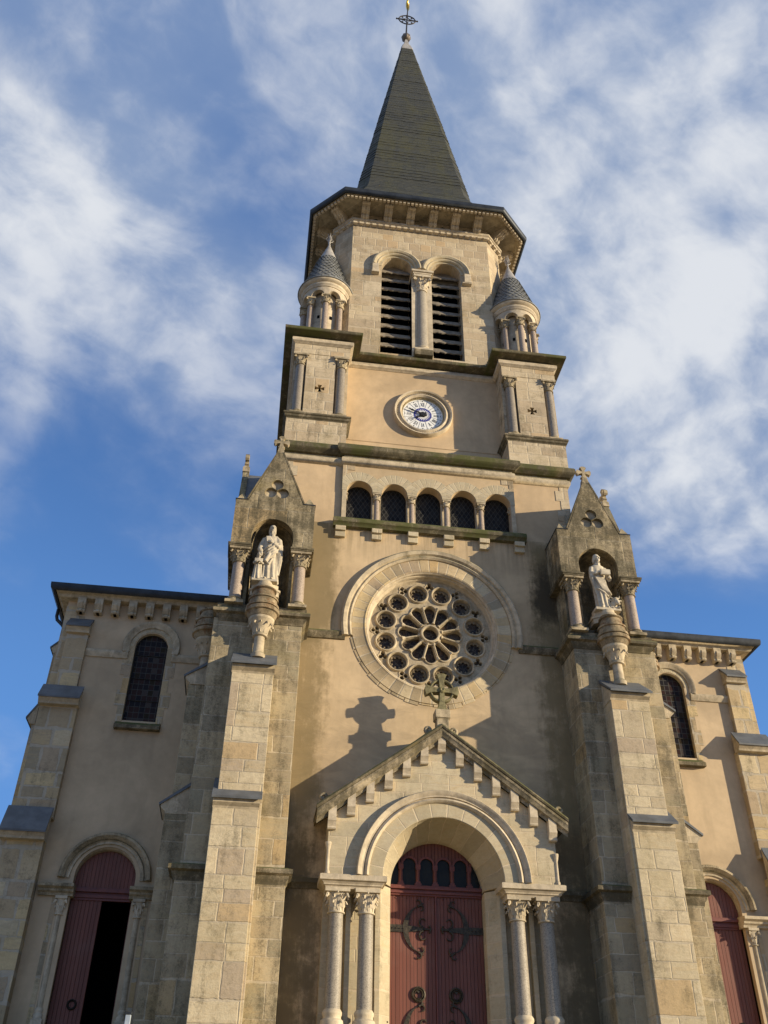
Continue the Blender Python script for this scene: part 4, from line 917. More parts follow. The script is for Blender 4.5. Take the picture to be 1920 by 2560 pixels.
# ================================================================== clock
def clock():
    ck = thing('tower_clock', 'round white clock with Roman numerals and blue sunburst centre in a stone ring', 'clock', (0, -.05, 24.52))
    cz = 24.52
    mb = MB(); mb.arc(0, cz, [(.82, .05), (.80, -.06), (.80, -.10), (.86, -.16), (.90, -.15), (.95, -.09), (.99, -.09), (1.02, -.18), (1.07, -.20), (1.10, -.14), (1.11, .02), (1.11, .05)], 0, 2*pi, 64)
    for k in range(72):
        a = 2*pi*k/72; mb.box(.965*cos(a)-.016, .965*cos(a)+.016, -.125, -.08, cz+.965*sin(a)-.016, cz+.965*sin(a)+.016)
    fr = mb.build('stone_ring', T_CLEAN, ck, origin=(0, 0, cz), smooth=40)
    mb = MB(); mb.arc(0, cz, [(.755, .03), (.755, -.05), (.80, -.055), (.80, .03)], 0, 2*pi, 64)
    for k in range(60):
        a = 2*pi*k/60; mb.sphere((.78*cos(a), -.06, cz+.78*sin(a)), .018, 6)
    mb.build('brass_rim', BRASS, ck, smooth=40)
    mb = MB(); mb.plate(circ(0, cz, .76, 64), [], 0.0, .04); face = mb.build('dial', ENAM, ck, smooth=0)
    mb = MB(); F = lambda a, b, h: (a, h, b)
    def stroke(x0, z0, x1, z1, w_, t, rb):
        # local (x across, z radial) placed at angle t, radius base rb
        dx, dz = x1-x0, z1-z0; L = hypot(dx, dz); nx, nz = -dz/L*w_/2, dx/L*w_/2
        pts = [(x0+nx, z0+nz), (x1+nx, z1+nz), (x1-nx, z1-nz), (x0-nx, z0-nz)]
        ct, st = cos(t), sin(t)
        mb.prism([((rb+z)*st+x*ct, cz+(rb+z)*ct-x*st) for x, z in pts], F, -.006, .002)
    NUM = ['XII', 'I', 'II', 'III', 'IIII', 'V', 'VI', 'VII', 'VIII', 'IX', 'X', 'XI']; WD = {'I': .034, 'V': .085, 'X': .085}
    for k, s_ in enumerate(NUM):
        t = k*pi/6; tot = sum(WD[c] for c in s_); x = -tot/2; H = .17
        for c in s_:
            wd = WD[c]; xm = x+wd/2; g = wd/2-.012
            if c == 'I': stroke(xm, 0, xm, H, .013, t, .42); stroke(xm-.012, 0, xm+.012, 0, .008, t, .42); stroke(xm-.012, H, xm+.012, H, .008, t, .42)
            if c == 'V': stroke(xm, 0, xm-g, H, .016, t, .42); stroke(xm, 0, xm+g, H, .008, t, .42)
            if c == 'X': stroke(xm+g, 0, xm-g, H, .016, t, .42); stroke(xm-g, 0, xm+g, H, .008, t, .42)
            x += wd
        stroke(0, -.02, 0, .02, .045, t, .67)
        t2 = t+pi/12; stroke(0, 0, 0, .40, .008, t2, .335)
        for j in range(1, 5):
            stroke(0, -.015, 0, .015, .012, t+j*pi/30, .69)
    mb.build('numerals', BLACK, face, smooth=0)
    mb = MB(); mb.plate(circ(0, cz, .335, 48), [], -.006, .002); mb.build('blue_boss', ENBLUE, face, smooth=0)
    mb = MB()
    for k in range(24):
        t = k*pi/12+.1; pts = []
        for q, r in ((-.03, .09), (-.022, .17), (.01, .235), (.028, .30), (.035, .235), (.012, .15), (.03, .09)): pts.append((q, r))
        ct, st = cos(t), sin(t)
        mb.prism([(r*st+q*ct, cz+r*ct-q*st) for q, r in pts], F, -.0095, -.002)
    mb.build('sunburst', ENAM, face, smooth=0)
    def hand(name, t, L, ring):
        mb = MB(); ct, st = cos(t), sin(t)
        prof = [(-.045, -.16), (.045, -.16), (.022, 0), (.03, L*.35), (.012, L*.45), (.045, L*.66), (.012, L*.78), (0, L), (-.012, L*.78), (-.045, L*.66), (-.012, L*.45), (-.03, L*.35), (-.022, 0)]
        mb.prism([(r*st+q*ct, cz+r*ct-q*st) for q, r in prof], F, -.05-ring, -.03-ring)
        mb.build(name, BLACK, ck, smooth=0)
    hand('hour_hand', radians(234), .42, 0); hand('minute_hand', radians(291), .66, .022)
    mb = MB(); mb.arc(0, cz, [(.0, -.08), (.085, -.078), (.095, -.05), (.0, -.02)], 0, 2*pi, 16); 
    for k in range(8):
        a = k*pi/4; mb.sphere((.085*cos(a), -.05, cz+.085*sin(a)), .032, 6)
    mb.build('hand_boss', BLACK, ck, smooth=40)
clock()

# ================================================================== turrets
def turret(s):
    x, y = s*3.88, .12; t = thing('corner_turret', '', '', (x, y, 27.1)); del t['label']; del t['category']; attach(t, C)
    mb = MB(); mb.lathe(x, y, [(.62, 27.0), (.62, 29.9)], 32, 0)
    mb.lathe(x, y, [(1.0, 27.1), (1.0, 27.3), (.97, 27.34)], 8 if 0 else 32, 0)
    for k in range(8):
        a = -pi/2+pi/8+k*pi/4+pi/8*0
        a = -pi/2+pi/8+k*pi/4
        c = Vector((x+.605*cos(a), y+.605*sin(a), 28.62)); hx = Vector((-sin(a), cos(a), 0))*.05
        for_ = Vector((cos(a), sin(a), 0))*.03; up = Vector((0, 0, .085))
        vs = [c-hx-up+for_, c+hx-up+for_, c+hx+up+for_, c-hx+up+for_]
        mb.add(vs, [(0, 1, 2, 3)], 1)
    mb.build('turret_core', [T_CLEAN, DARK], t, smooth=40)
    # arcaded ring
    ro, ri = .90, .72; rows = []
    n = 96
    vs = []; fs = []
    def hz(th):
        q = ((th+pi/2) % (pi/4))/(pi/4)-.5     # columns at multiples of 45deg -> q=+-.5
        d = abs(q)*(pi/4)*ro
        return 29.56+ (sqrt(max(0, .29**2-d*d))*1.12 if d < .29 else 0)
    for i in range(n):
        th = 2*pi*i/n; zb = hz(th)
        for r, z in ((ro, zb), (ro, 30.12), (ri, 30.12), (ri, zb)): vs.append((x+r*cos(th), y+r*sin(th), z))
    for i in range(n):
        k = (i+1) % n
        for a in range(4):
            b = (a+1) % 4; fs.append((i*4+a, k*4+a, k*4+b, i*4+b))
    mb = MB(); mb.add(vs, fs)
    mb.build('arcade_ring', T_CLEAN, t, smooth=40)
    mb = MB(); mb.lathe(x, y, [(.70, 30.05), (.93, 30.06), (.95, 30.12), (.985, 30.16), (.985, 30.23), (.95, 30.25), (.955, 30.29), (1.06, 30.34), (1.08, 30.38), (1.08, 30.45), (.4, 30.47)], 48)
    mb.build('turret_cornice', T_CLEAN, t, smooth=40)
    for k in range(8):
        a = -pi/2+k*pi/4
        column('turret_column', t, x+.80*cos(a), y+.80*sin(a), (27.30, 27.62, 29.16, 29.57), .12, .172, [GRANR, T_CARVO], rich=False, lv=6, n=14)
    mb = MB(); mb.lathe(x, y, [(.5, 30.44), (1.12, 30.42), (1.13, 30.45), (1.0, 30.60), (.94, 30.78), (.43, 32.48), (.36, 32.70)], 48)
    NS = 24; zb = 30.56; nC = 13; hC = (32.62-zb)/nC; cr = lambda z: .98+(.42-.98)*(z-30.62)/(32.54-30.62)
    for j in range(nC):
        za = zb+hC*j; rows = []
        for (dz, dr, lip) in ((0, .012, 1), (0, .034, 1), (hC*1.12, .004, 0)):
            row = []
            for i in range(NS*6):
                a = 2*pi*(i+(3 if j % 2 else 0))/(NS*6); sc = .075*(1-abs(sin(pi*i/6)))*lip if 1 else 0
                z = za+dz+sc*.9; r = cr(z)+dr; row.append((x+r*cos(a), y+r*sin(a), z))
            rows.append(row)
        mb.grid(rows, True)
    roof = mb.build('cone_roof', SLCONE, t, origin=(x, y, 30.4), smooth=25)
    mb = MB(); mb.lathe(x, y, [(.42, 32.54), (.40, 32.60), (.05, 33.68), (.055, 33.74), (.03, 33.78), (.03, 33.98)], 32); mb.build('lead_cap', ZINCW, t, smooth=50)
    mb = MB(); mb.lathe(x, y, [(.02, 33.72), (.05, 33.87), (.025, 33.94), (.05, 34.03), (.02, 34.09), (.015, 34.39)], 10)
    for k in range(4):
        a = k*pi/2+.3; ca, sa = cos(a), sin(a)
        mb.tube([(x+ca*r, y+sa*r, z) for r, z in ((.02, 33.95), (.12, 34.00), (.16, 34.09), (.12, 34.19))], [.02, .018, .015, .008], 6)
        mb.tube([(x+ca*r, y+sa*r, z) for r, z in ((.02, 34.03), (.09, 34.17), (.07, 34.35), (.10, 34.45))], [.02, .016, .012, .006], 6)
    mb.build('metal_finial', ZINCW, t, smooth=40)
for s in (-1, 1): turret(s)

# ================================================================== belfry
YC = 3.37
def octo(h, c): return [(-c, YC-h), (c, YC-h), (h, YC-c), (h, YC+c), (c, YC+h), (-c, YC+h), (-h, YC+c), (-h, YC-c)]
def belfry():
    b = octo(3.59, 2.93); rot = lambda k, a, yy: None
    opens = [(-1.04, .62), (1.04, .62)]
    # four faces with paired openings, four chamfers
    mats = [S_BEL]
    for k in range(4):
        ca, sa = round(cos(k*pi/2)), round(sin(k*pi/2))
        fn = lambda a, h_, z: (a*ca-(h_-YC)*sa, YC+a*sa+(h_-YC)*ca, z)
        mb = MB(); f2 = lambda a, bb, h: fn(a, h, bb)
        holes = [archloop(cx, 32.40, r, 27.32) for cx, r in opens]
        mb.plate([(-2.93, 27.05), (2.93, 27.05), (2.93, 35.75), (-2.93, 35.75)], holes, YC-3.59, YC-2.85, fn=f2)
        mb.build('belfry_wall', S_BEL, C, smooth=0)
        if k == 0:
            for cx, r in opens:
                o_ = thing('belfry_opening', '', '', (cx, -.22, 32.4)); del o_['label']; del o_['category']; attach(o_, C)
                mb = MB(); poly = [(cx+.98*cos(pi*i/28), 32.34+.98*sin(pi*i/28)) for i in range(29)]
                if cx < 0: poly = [p for p in poly if p[0] <= -.001]; 
                else: poly = [p for p in poly if p[0] >= .001]
                # hood as arc profile
                a0, a1 = (0.0, pi)
                mb.arc(cx, 32.34, [(.76, -.15), (.76, -.30), (.80, -.34), (.86, -.33), (.88, -.38), (.96, -.42), (1.02, -.40), (1.03, -.15)], a0 if cx < 0 else a0, a1, 40)
                mb.build('arch_hood', S_VOUSL, o_, origin=(cx, -.22, 32.34), smooth=40)
                sg = -1 if cx < 0 else 1
                mb = MB(); x0, x1 = cx+sg*.76, cx+sg*1.03
                mb.box(x0, x1, -.39, -.15, 31.84, 32.34); mb.box(x0-sg*.02, x1+sg*.03, -.42, -.15, 31.78, 31.85)
                if cx > 0: mb.box(x0-sg*.10, x1+sg*.03, -.40, -.15, 31.74, 31.79)
                mb.build('hood_stop', T_CLEAN, o_, smooth=0, bevel=.01)
                mb = MB(); mb.arc(cx, 32.40, [(.625, -.215), (.625, -.235), (.77, -.24), (.77, -.18)], 0, pi, 32)
                mb.build('arch_ring', S_VOUSL, o_, origin=(cx, -.22, 32.40), smooth=40)
                # louvres
                for j in range(10):
                    z = 27.60+.55*j; hwid = .64 if z < 32.4 else .64
                    if z > 32.9: continue
                    mb = MB(); rows = []; K = 14
                    for i in range(K+1):
                        xx = cx-.66+1.32*i/K; wv = .022*sin(i*1.7+j)+random.uniform(-.012, .012)
                        rows.append([(xx, .08+wv*.4, z-.14+wv), (xx, .12+wv*.4, z-.16+wv), (xx, .25, z+.15), (xx, .21, z+.17)])
                    mb.grid(rows, True, 0, cap=True); mb.build('louvre', LOUV, o_, smooth=0)
                mb = MB(); K = 24   # scalloped top board
                pts = [(cx+.64*cos(pi*i/K), 32.42+.64*sin(pi*i/K)) for i in range(K+1)]+[(cx-.64+1.28*i/16, 32.30+.05*abs(sin(i*pi/4))) for i in range(17)]
                mb.prism(pts, lambda a, bb, h: (a, h, bb), .30, .34); mb.build('top_board', LOUV, o_, smooth=0)
    for k in range(4):
        mb = MB(); p = b[(2*k+1) % 8]; q = b[(2*k+2) % 8]; P0, P1 = Vector(p), Vector(q); nrm = (P1-P0).normalized(); nn = Vector((nrm.y, -nrm.x))
        P2, P3 = P1-nn*.6, P0-nn*.6
        mb.add([(v.x, v.y, z) for z in (27.05, 35.75) for v in (P0, P1, P2, P3)], [(0, 1, 5, 4), (1, 2, 6, 5), (2, 3, 7, 6), (3, 0, 4, 7), (0, 3, 2, 1), (4, 5, 6, 7)])
        mb.build('belfry_corner', S_BEL, C, smooth=0)
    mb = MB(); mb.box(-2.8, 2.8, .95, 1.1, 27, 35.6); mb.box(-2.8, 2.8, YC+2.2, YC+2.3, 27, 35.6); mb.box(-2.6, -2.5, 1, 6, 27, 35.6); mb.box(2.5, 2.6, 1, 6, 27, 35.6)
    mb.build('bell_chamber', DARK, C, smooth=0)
    # central column between openings
    column('belfry_column', C, 0, -.12, (27.42, 27.80, 31.03, 31.86), .235, .36, [GRAN, T_CARVE])
    mb = MB(); mb.box(-.36, .36, -.52, .1, 27.14, 27.44); mb.build('column_plinth', T_OLD, C, smooth=0, bevel=.015)
    mb = MB(); mb.box(-.40, .40, -.50, .2, 31.86, 31.95); mb.box(-.46, .46, -.55, .2, 31.95, 32.06); mb.box(-.42, .42, -.235, .5, 27.3, 32.40)
    mb.build('column_impost', T_CLEAN, C, smooth=0, bevel=.01)
    # cornice, brackets, eaves, gutter
    def ring(name, prof, mat, sm=40):
        mb = MB(); mb.sweep(b, prof, closed=True); return mb.build(name, mat, C, smooth=sm)
    # orientation: path must travel with outward on the right
    ring('belfry_string', [(-.1, 34.86), (.02, 34.86), (.04, 34.93), (.10, 34.97), (.11, 35.03), (.17, 35.07), (.17, 35.17), (-.1, 35.20)], T_CLEAN)
    ring('eaves_soffit', [(-.3, 35.64), (.80, 35.63), (.84, 35.57), (1.02, 35.55), (1.05, 35.50), (1.07, 35.50), (1.07, 35.70), (-.3, 35.85)], T_SOF)
    mb = MB()
    def along(dd, step, wd, z0, z1, dp):
        h, c = 3.59+dd, 2.93+dd*.4142; pts = octo(h, c)
        for i in range(8):
            P0, P1 = Vector(pts[i]), Vector(pts[(i+1) % 8]); L = (P1-P0).length; n = int(L/step); t = (P1-P0)/L; nn = Vector((t.y, -t.x))
            for j in range(n):
                c_ = P0+t*(L*(j+.5)/n); a_ = c_-t*wd/2; b_ = c_+t*wd/2
                q = [a_, b_, b_-nn*dp, a_-nn*dp]
                mb.add([(v.x, v.y, z) for z in (z0, z1) for v in q], [(0, 1, 5, 4), (1, 2, 6, 5), (2, 3, 7, 6), (3, 0, 4, 7), (0, 3, 2, 1), (4, 5, 6, 7)])
    along(1.05, .17, .10, 35.38, 35.51, .10)
    mb.build('eaves_dentils', T_CLEAN, C, smooth=0)['kind'] = 'stuff'
    mb = MB(); along(.15, .27, .17, 34.86, 34.97, .14); mb.build('string_dentils', T_CLEAN, C, smooth=0)['kind'] = 'stuff'
    # little frieze openings
    brm = None
    prof = [(.0, 35.15), (.18, 35.15), (.26, 35.18), (.31, 35.24), (.31, 35.30), (.42, 35.30), (.53, 35.34), (.60, 35.42), (.66, 35.46), (.72, 35.42), (.80, 35.44), (.82, 35.50), (.82, 35.66), (.0, 35.66)]
    def bracket(cx, cy, nx, ny, first):
        tx, ty = -ny, nx; mb = MB()
        f = lambda a, z, h: (cx+nx*a+tx*h, cy+ny*a+ty*h, z)
        mb.prism(prof, f, -.17, .17)
        mb.prism([(a+.03 if a > .05 else a, z-.03 if z < 35.6 else z) for a, z in prof], f, -.10, -.04)
        mb.prism([(a+.03 if a > .05 else a, z-.03 if z < 35.6 else z) for a, z in prof], f, .04, .10)
        mb.build('eave_bracket', T_CLEAN, C, smooth=30)
    for i in range(8):
        P0, P1 = Vector(b[i]), Vector(b[(i+1) % 8]); t = (P1-P0).normalized(); nn = Vector((t.y, -t.x)); mid = (P0+P1)/2
        offs = [-2.46+.984*j for j in range(6)] if i % 2 == 0 else [0]
        for o_ in offs: c_ = mid+t*o_; bracket(c_.x, c_.y, nn.x, nn.y, False)
        if i % 2 == 0:
            for o_ in offs[:-1]:
                c_ = mid+t*(o_+.492)
                mb = MB(); f = lambda a, z, h: (c_.x+t.x*a+nn.x*h, c_.y+t.y*a+nn.y*h, z)
                mb.prism([(-.17, 35.2), (.17, 35.2), (.17, 35.36), (0, 35.46), (-.17, 35.36)], f, -.02, .012); mb.build('frieze_opening', DARK, C, smooth=0)
    mb = MB(); mb.sweep(b, [(1.06, 35.62), (1.08, 35.52), (1.14, 35.47), (1.20, 35.50), (1.235, 35.58), (1.235, 35.74), (1.20, 35.75), (1.06, 35.76)], closed=True)
    g = mb.build('gutter', ZINCD, C, smooth=40)
belfry()

def spire():
    rings = [(4.70, 35.72, .705), (3.95, 36.55, .75), (3.40, 37.55, .78), (2.92, 38.75, .80), (2.78, 39.2, .81), (1.56, 48.2, .82), (.355, 56.8, .82)]
    fine = []; rnd = random.Random(4)
    for (h0, z0, k0), (h1, z1, k1) in zip(rings, rings[1:]):
        n = max(1, round((z1-z0)/.30))
        for j in range(n):
            t = j/n; t1 = (j+.97)/n
            fine.append((h0+(h1-h0)*t+rnd.uniform(.002, .022), z0+(z1-z0)*t, k0+(k1-k0)*t)); fine.append((h0+(h1-h0)*t1, z0+(z1-z0)*t1, k0+(k1-k0)*t1))
    fine.append(rings[-1])
    rows = []
    for h, z, k in fine:
        P8 = octo(h, h*k); row = []
        for i in range(8):
            a_, b_ = P8[i], P8[(i+1) % 8]; m_ = 10 if i % 2 == 0 else 3
            for q in range(m_):
                jz = rnd.uniform(-.035, .035) if (q and 36 < z < 56.5) else 0
                row.append((a_[0]+(b_[0]-a_[0])*q/m_, a_[1]+(b_[1]-a_[1])*q/m_, z+jz))
        rows.append(row)
    mb = MB(); mb.grid(rows, True, 0, cap=True)
    sp = mb.build('spire', SLATE, C, smooth=0)
    mb = MB()
    hips = []
    mb = MB(); mb.grid([[(x, y, z) for x, y in octo(h, h*.82)] for h, z in ((.38, 56.72), (.35, 56.98), (.235, 57.5), (.22, 57.52), (.20, 57.52), (.05, 58.5))], True, 0, cap=True)
    mb.build('lead_cap', ZINCW, sp, smooth=0)
    # ribbed ball
    rows = []; n = 48
    for j in range(1, 16):
        t = pi*j/16; rows.append([( .30*sin(t)*(1-.09*abs(sin(8*pi*i/n)))*cos(2*pi*i/n), YC+.30*sin(t)*(1-.09*abs(sin(8*pi*i/n)))*sin(2*pi*i/n), 58.72+.30*cos(t)) for i in range(n)])
    mb = MB(); mb.grid(rows, True, 0, cap=True); mb.build('ball_finial', BRONZE, sp, smooth=40)
    # wrought iron cross
    K = .012; X = lambda z: (z-59)*K*2.6
    mb = MB(); mb.tube([(0, YC, 59.0), (X(60.2), YC, 60.2), (X(61.7), YC, 61.7), (X(62.6), YC, 62.6)], [.055, .045, .04, .025], 8)
    c = (X(60.95), 60.98)
    mb.tube([(c[0]+.52*cos(a), YC, c[1]+.52*sin(a)) for a in [2*pi*i/40 for i in range(41)]], .036, 6)
    mb.tube([(c[0]-.66, YC, c[1]), (c[0]+.66, YC, c[1])], .034, 6)
    for sx_ in (-1, 1):
        mb.sphere((c[0]+sx_*.66, YC, c[1]), .055, 8)
        mb.tube([(c[0]+sx_*.50, YC, c[1]+.10), (c[0]+sx_*.62, YC, c[1])], .03, 6); mb.tube([(c[0]+sx_*.50, YC, c[1]-.10), (c[0]+sx_*.62, YC, c[1])], .03, 6)
        for sz_ in (-1, 1):
            mb.tube([(c[0]+sx_*a, YC, c[1]+sz_*b_) for a, b_ in ((.46, .04), (.3, .05), (.15, .12), (.05, .28), (.03, .45))], .024, 6)
            mb.tube([(c[0]+sx_*(.30+.085*cos(q)*(1-q/9)), YC, c[1]+sz_*(.25+.085*sin(q)*(1-q/9))) for q in [i*.6 for i in range(10)]], .02, 6)
    for sz_ in (-1, 1): mb.tube([(c[0]-.09, YC, c[1]+sz_*.5), (c[0], YC, c[1]+sz_*.62), (c[0]+.09, YC, c[1]+sz_*.5)], .03, 6)
    mb.build('iron_cross', IRON, sp, smooth=40)
    # gilded weathercock, seen nearly end-on
    mb = MB(); bx, bz = X(62.6), 62.5; rot = Matrix.Rotation(radians(-12), 3, 'Z')
    def T(p): q = rot @ Vector(p); return (q.x+bx, q.y+YC, q.z+bz)
    rows = []
    for yy, zz, rx, rz in ((-.42, .28, .02, .03), (-.36, .26, .06, .09), (-.2, .22, .11, .17), (0, .22, .12, .19), (.18, .30, .10, .17), (.30, .44, .07, .14), (.38, .58, .045, .09), (.44, .66, .04, .07), (.50, .66, .015, .02)):
        rows.append([T((rx*cos(2*pi*i/12), yy, zz+rz*sin(2*pi*i/12))) for i in range(12)])
    mb.grid(rows, True, 0, cap=True)
    for k in range(4):
        mb.grid([[T((dx, yy, zz+dz)) for dx, dz in ((-w_, 0), (0, w_*1.6), (w_, 0), (0, -w_*1.6))] for yy, zz, w_ in ((-.30, .26, .05), (-.46-.03*k, .40+.08*k, .055), (-.52-.05*k, .60+.11*k, .045), (-.46-.10*k+.1, .72+.10*k, .01))], True, 0, cap=True)
    mb.prism([(.40, .70), (.46, .82), (.42, .74), (.48, .70)], lambda a, b_, h: T((h, a, b_)), -.02, .02)
    mb.tube([T((0, 0, .05)), T((0, 0, -.05))], .02, 6)
    mb.build('weathercock', GOLD, sp, smooth=50)
spire()

# ================================================================== porch
def porch():
    pt = thing('porch', '', '', (0, -1.85, FL)); del pt['label']; del pt['category']; attach(pt, C)
    zc = 7.62; YF = -1.82
    # gabled front wall with the arch
    arch = [(1.53*cos(pi*i/40), zc+1.53*sin(pi*i/40)) for i in range(41)]
    poly = [(-2.9, 7.56), (-1.53, 7.56)]+list(reversed(arch))+[(1.53, 7.56), (2.9, 7.56), (2.9, 9.02), (0, 11.18), (-2.9, 9.02)]
    mb = MB(); mb.prism(poly, lambda a, b, h: (a, h, b), YF, -.94)
    mb.build('porch_wall', S_LIGHT, pt, smooth=0)
    # voussoir ring, roll moulds
    mb = MB(); mb.arc(0, zc, [(1.515, YF+.2), (1.515, YF-.02), (1.53, YF-.035), (1.87, YF-.035), (1.87, YF+.05)], 0, pi, 60); mb.build('arch_ring', S_VOUSL, pt, origin=(0, YF, zc), smooth=40)
    mb = MB(); mb.arc(0, zc, [(1.87, YF+.05), (1.87, YF-.05), (1.885, YF-.10), (1.93, YF-.135), (1.98, YF-.10), (1.995, YF-.05), (2.01, YF-.05), (2.02, YF-.10), (2.05, YF-.10), (2.10, YF-.15), (2.16, YF-.17), (2.18, YF-.14), (2.18, YF+.05)], 0, pi, 64); mb.build('archivolt', T_CLEAN, pt, origin=(0, YF, zc), smooth=40)
    # soffit of the arch: splays from 1.53 to the door opening
    mb = MB(); mb.arc(0, zc, [(1.52, YF+.01), (1.50, -1.4), (1.205, -.93), (1.205, -.40), (1.55, -.40), (1.9, -.9), (1.9, YF+.05)], 0, pi, 48)
    mb.build('arch_soffit', S_VOUSL, pt, origin=(0, -1, zc), smooth=40)
    # jambs
    for s in (-1, 1):
        mb = MB(); pl = [(1.205, -.40), (1.205, -.93), (1.50, -1.28), (1.62, -1.28), (1.62, -1.10), (2.22, -1.10), (2.22, -1.28), (2.34, -1.28), (2.34, -1.10), (2.9, -1.10), (2.9, -.94), (2.9, -.40)]
        mb.prism([(s*a, b) for a, b in pl], lambda a, b, h: (a, b, h), FL, 7.58); mb.build('jamb', S_LIGHT, pt, smooth=0)
        mb = MB(); mb.box(s*1.52, s*2.98, -1.90, -1.0, FL, 4.46-.42); mb.box(s*1.58, s*2.92, -1.84, -1.05, 4.04, 4.2); 
        mb.build('column_plinth', S_LIGHT, pt, smooth=0, bevel=.015)
        for x in (1.87, 2.6):
            column('porch_column', pt, s*x, -1.48, (4.20, 4.76, 6.80, 7.34), .182, .30, [GRAN, T_CARVE], rich=True, n=32)
        # impost slab
        pa = [(-3.0+0, -.94), (-3.0+.0, -1.82), (-1.50, -1.82), (-1.50, -1.0)]
        path = [(-2.92, -.94), (-2.92, -1.78), (-1.56, -1.78), (-1.56, -.96)] if s < 0 else [(1.56, -.96), (1.56, -1.78), (2.92, -1.78), (2.92, -.94)]
        mb = MB(); mb.sweep(path, [(-.5, 7.32), (-.02, 7.32), (-.01, 7.37), (.03, 7.39), (.035, 7.42), (.08, 7.47), (.13, 7.485), (.135, 7.60), (.11, 7.62), (-.5, 7.63)])
        mb.box(s*1.6, s*2.88, -1.7, -.94, 7.33, 7.61)
        mb.build('impost', T_CLEAN, pt, smooth=30)
        # small corner shafts above imposts
        mb = MB(); mb.lathe(s*2.885, YF+.015, [(.06, 7.63), (.065, 7.68), (.045, 7.72), (.043, 8.18), (.055, 8.22), (.08, 8.34), (.08, 8.38)], 16); mb.build('corner_shaft', T_CLEAN, pt, smooth=40)
    # raking coping and corbels
    sl_ = (11.5-9.18)/3.2
    for s in (-1, 1):
        mb = MB(); ang = math.atan(sl_)
        # cross-section swept along rake: (y, dz)
        sec = [(-.93, -.02), (-1.86, -.02), (-1.88, -.20), (-1.93, -.24), (-1.95, -.16), (-2.02, -.12), (-2.04, -.02), (-2.06, .02), (-2.06, .09), (-2.0, .10), (-.93, .10)]
        sec2 = [(-.92, .09), (-2.03, .09), (-2.075, .12), (-2.09, .17), (-2.06, .22), (-1.99, .235), (-1.93, .20), (-1.86, .23), (-1.78, .24), (-1.7, .19), (-.92, .17)]
        rows = [[(x, y, z0+dz) for y, dz in sec] for x, z0 in ((0, 11.36), (s*3.22, 11.36-3.22*sl_))]
        mb.grid(rows, True, 0, cap=True); mb.build('gable_coping', T_COP, pt, smooth=25)
        mb = MB(); mb.grid([[(x, y, z0+dz) for y, dz in sec2] for x, z0 in ((0, 11.365), (s*3.235, 11.365-3.235*sl_))], True, 0, cap=True); mb.build('coping_roll', T_OLD, pt, smooth=25)
        for x0, r0 in ((.34, .085), (3.08, .10)):
            z0 = 11.36-x0*sl_+.30
            mb = MB(); pts = spiral(s*x0, z0+.04, -1.86, r0+.02, 1.4, s if x0 < 1 else -s, a0=-pi/2-.3 if 1 else 0)
            mb.tube(pts, [.055-.02*i/len(pts) for i in range(len(pts))], 8)
            mb.tube([(s*x0, -1.86, z0-.07), (s*(x0+(.32 if x0 < 1 else -.32)), -1.86, z0-.07-(.32 if x0 < 1 else -.32)*sl_+.0)], [.06, .045], 8)
            mb.build('scroll', T_CARVO, pt, smooth=50)
    mb = MB(); mb.prism([(-2.9, 8.9), (2.9, 8.9), (2.9, 9.1), (0, 11.3), (-2.9, 9.1)], lambda a, b, h: (a, h, b), -1.9, -1.75)
    for k in range(13):
        x = -2.83+.4715*k; kk = abs(k-6); zt = 11.36-abs(x)*sl_-.06; zb = 10.84-.362*kk; hw = .10
        mb = MB(); mb.box(x-hw, x+hw, -1.99, YF+.01, zb+.24, zt)
        pr = [(YF, zb), (-1.93, zb), (-1.95, zb+.03), (-1.93, zb+.07), (-1.97, zb+.16), (-2.0, zb+.20), (-2.0, zb+.245), (YF, zb+.245)]
        mb.prism(pr, lambda a, b, h: (h, a, b), x-hw-.004, x+hw+.004); mb.build('corbel', T_CLEAN, pt, smooth=25)
    # ridge: roof body back to the wall is the coping itself; cap block and ring cross
    mb = MB(); mb.box(-.13, .20, -2.02, -1.70, 11.46, 11.74); mb.box(-.17, .24, -2.06, -1.66, 11.76, 12.0); mb.box(-.15, .22, -2.03, -1.69, 11.73, 11.77)
    mb.build('cross_base', [T_CARVO], pt, smooth=0, bevel=.012)
    cx, cz, y = .04, 12.60, -1.86; mb = MB(); F = lambda a, b, h: (cx+a, h, cz+b)
    for k in range(4):
        ca, sa = cos(pi/2*k), sin(pi/2*k); L = .44 if k % 2 == 0 else (.47 if k == 1 else .60)
        w1 = .125 if k != 3 else .17
        pts = [(0, -.065), (.12, -.062), (L*.6, -.075), (L-.07, -.11), (L-.04, -w1), (L+.0, -w1-.02), (L+.03, -.05), (L+.03, .05), (L, w1+.02), (L-.04, w1), (L-.07, .11), (L*.6, .075), (.12, .062), (0, .065)]
        mb.prism([(a*ca-b*sa, a*sa+b*ca) for a, b in pts], F, y-.115-.002*k, y+.115+.002*k)
    mb.arc(cx, cz, [(.285, y+.085), (.285, y-.085), (.315, y-.10), (.345, y-.085), (.345, y+.085), (.315, y+.10)], 0, 2*pi, 40)
    mb.arc(cx, cz, [(.0, y-.15), (.075, y-.15), (.085, y-.12), (.085, y-.05), (0, y-.05)], 0, 2*pi, 20)
    mb.arc(cx, cz, [(.025, y-.16), (.05, y-.17), (.06, y-.15), (.02, y-.14)], 0, 2*pi, 16)
    for k in range(4):
        for j in range(7):
            r = .10+.045*j; ca, sa = cos(pi/2*k), sin(pi/2*k)
            for q in (-1, 1): mb.sphere((cx+r*ca-q*.07*sa, y-.06, cz+r*sa+q*.07*ca), .016, 6)
    mb.build('ring_cross', T_CROSS, pt, smooth=30)
    # the roof slab of the porch between coping and wall, hidden top closed
porch()

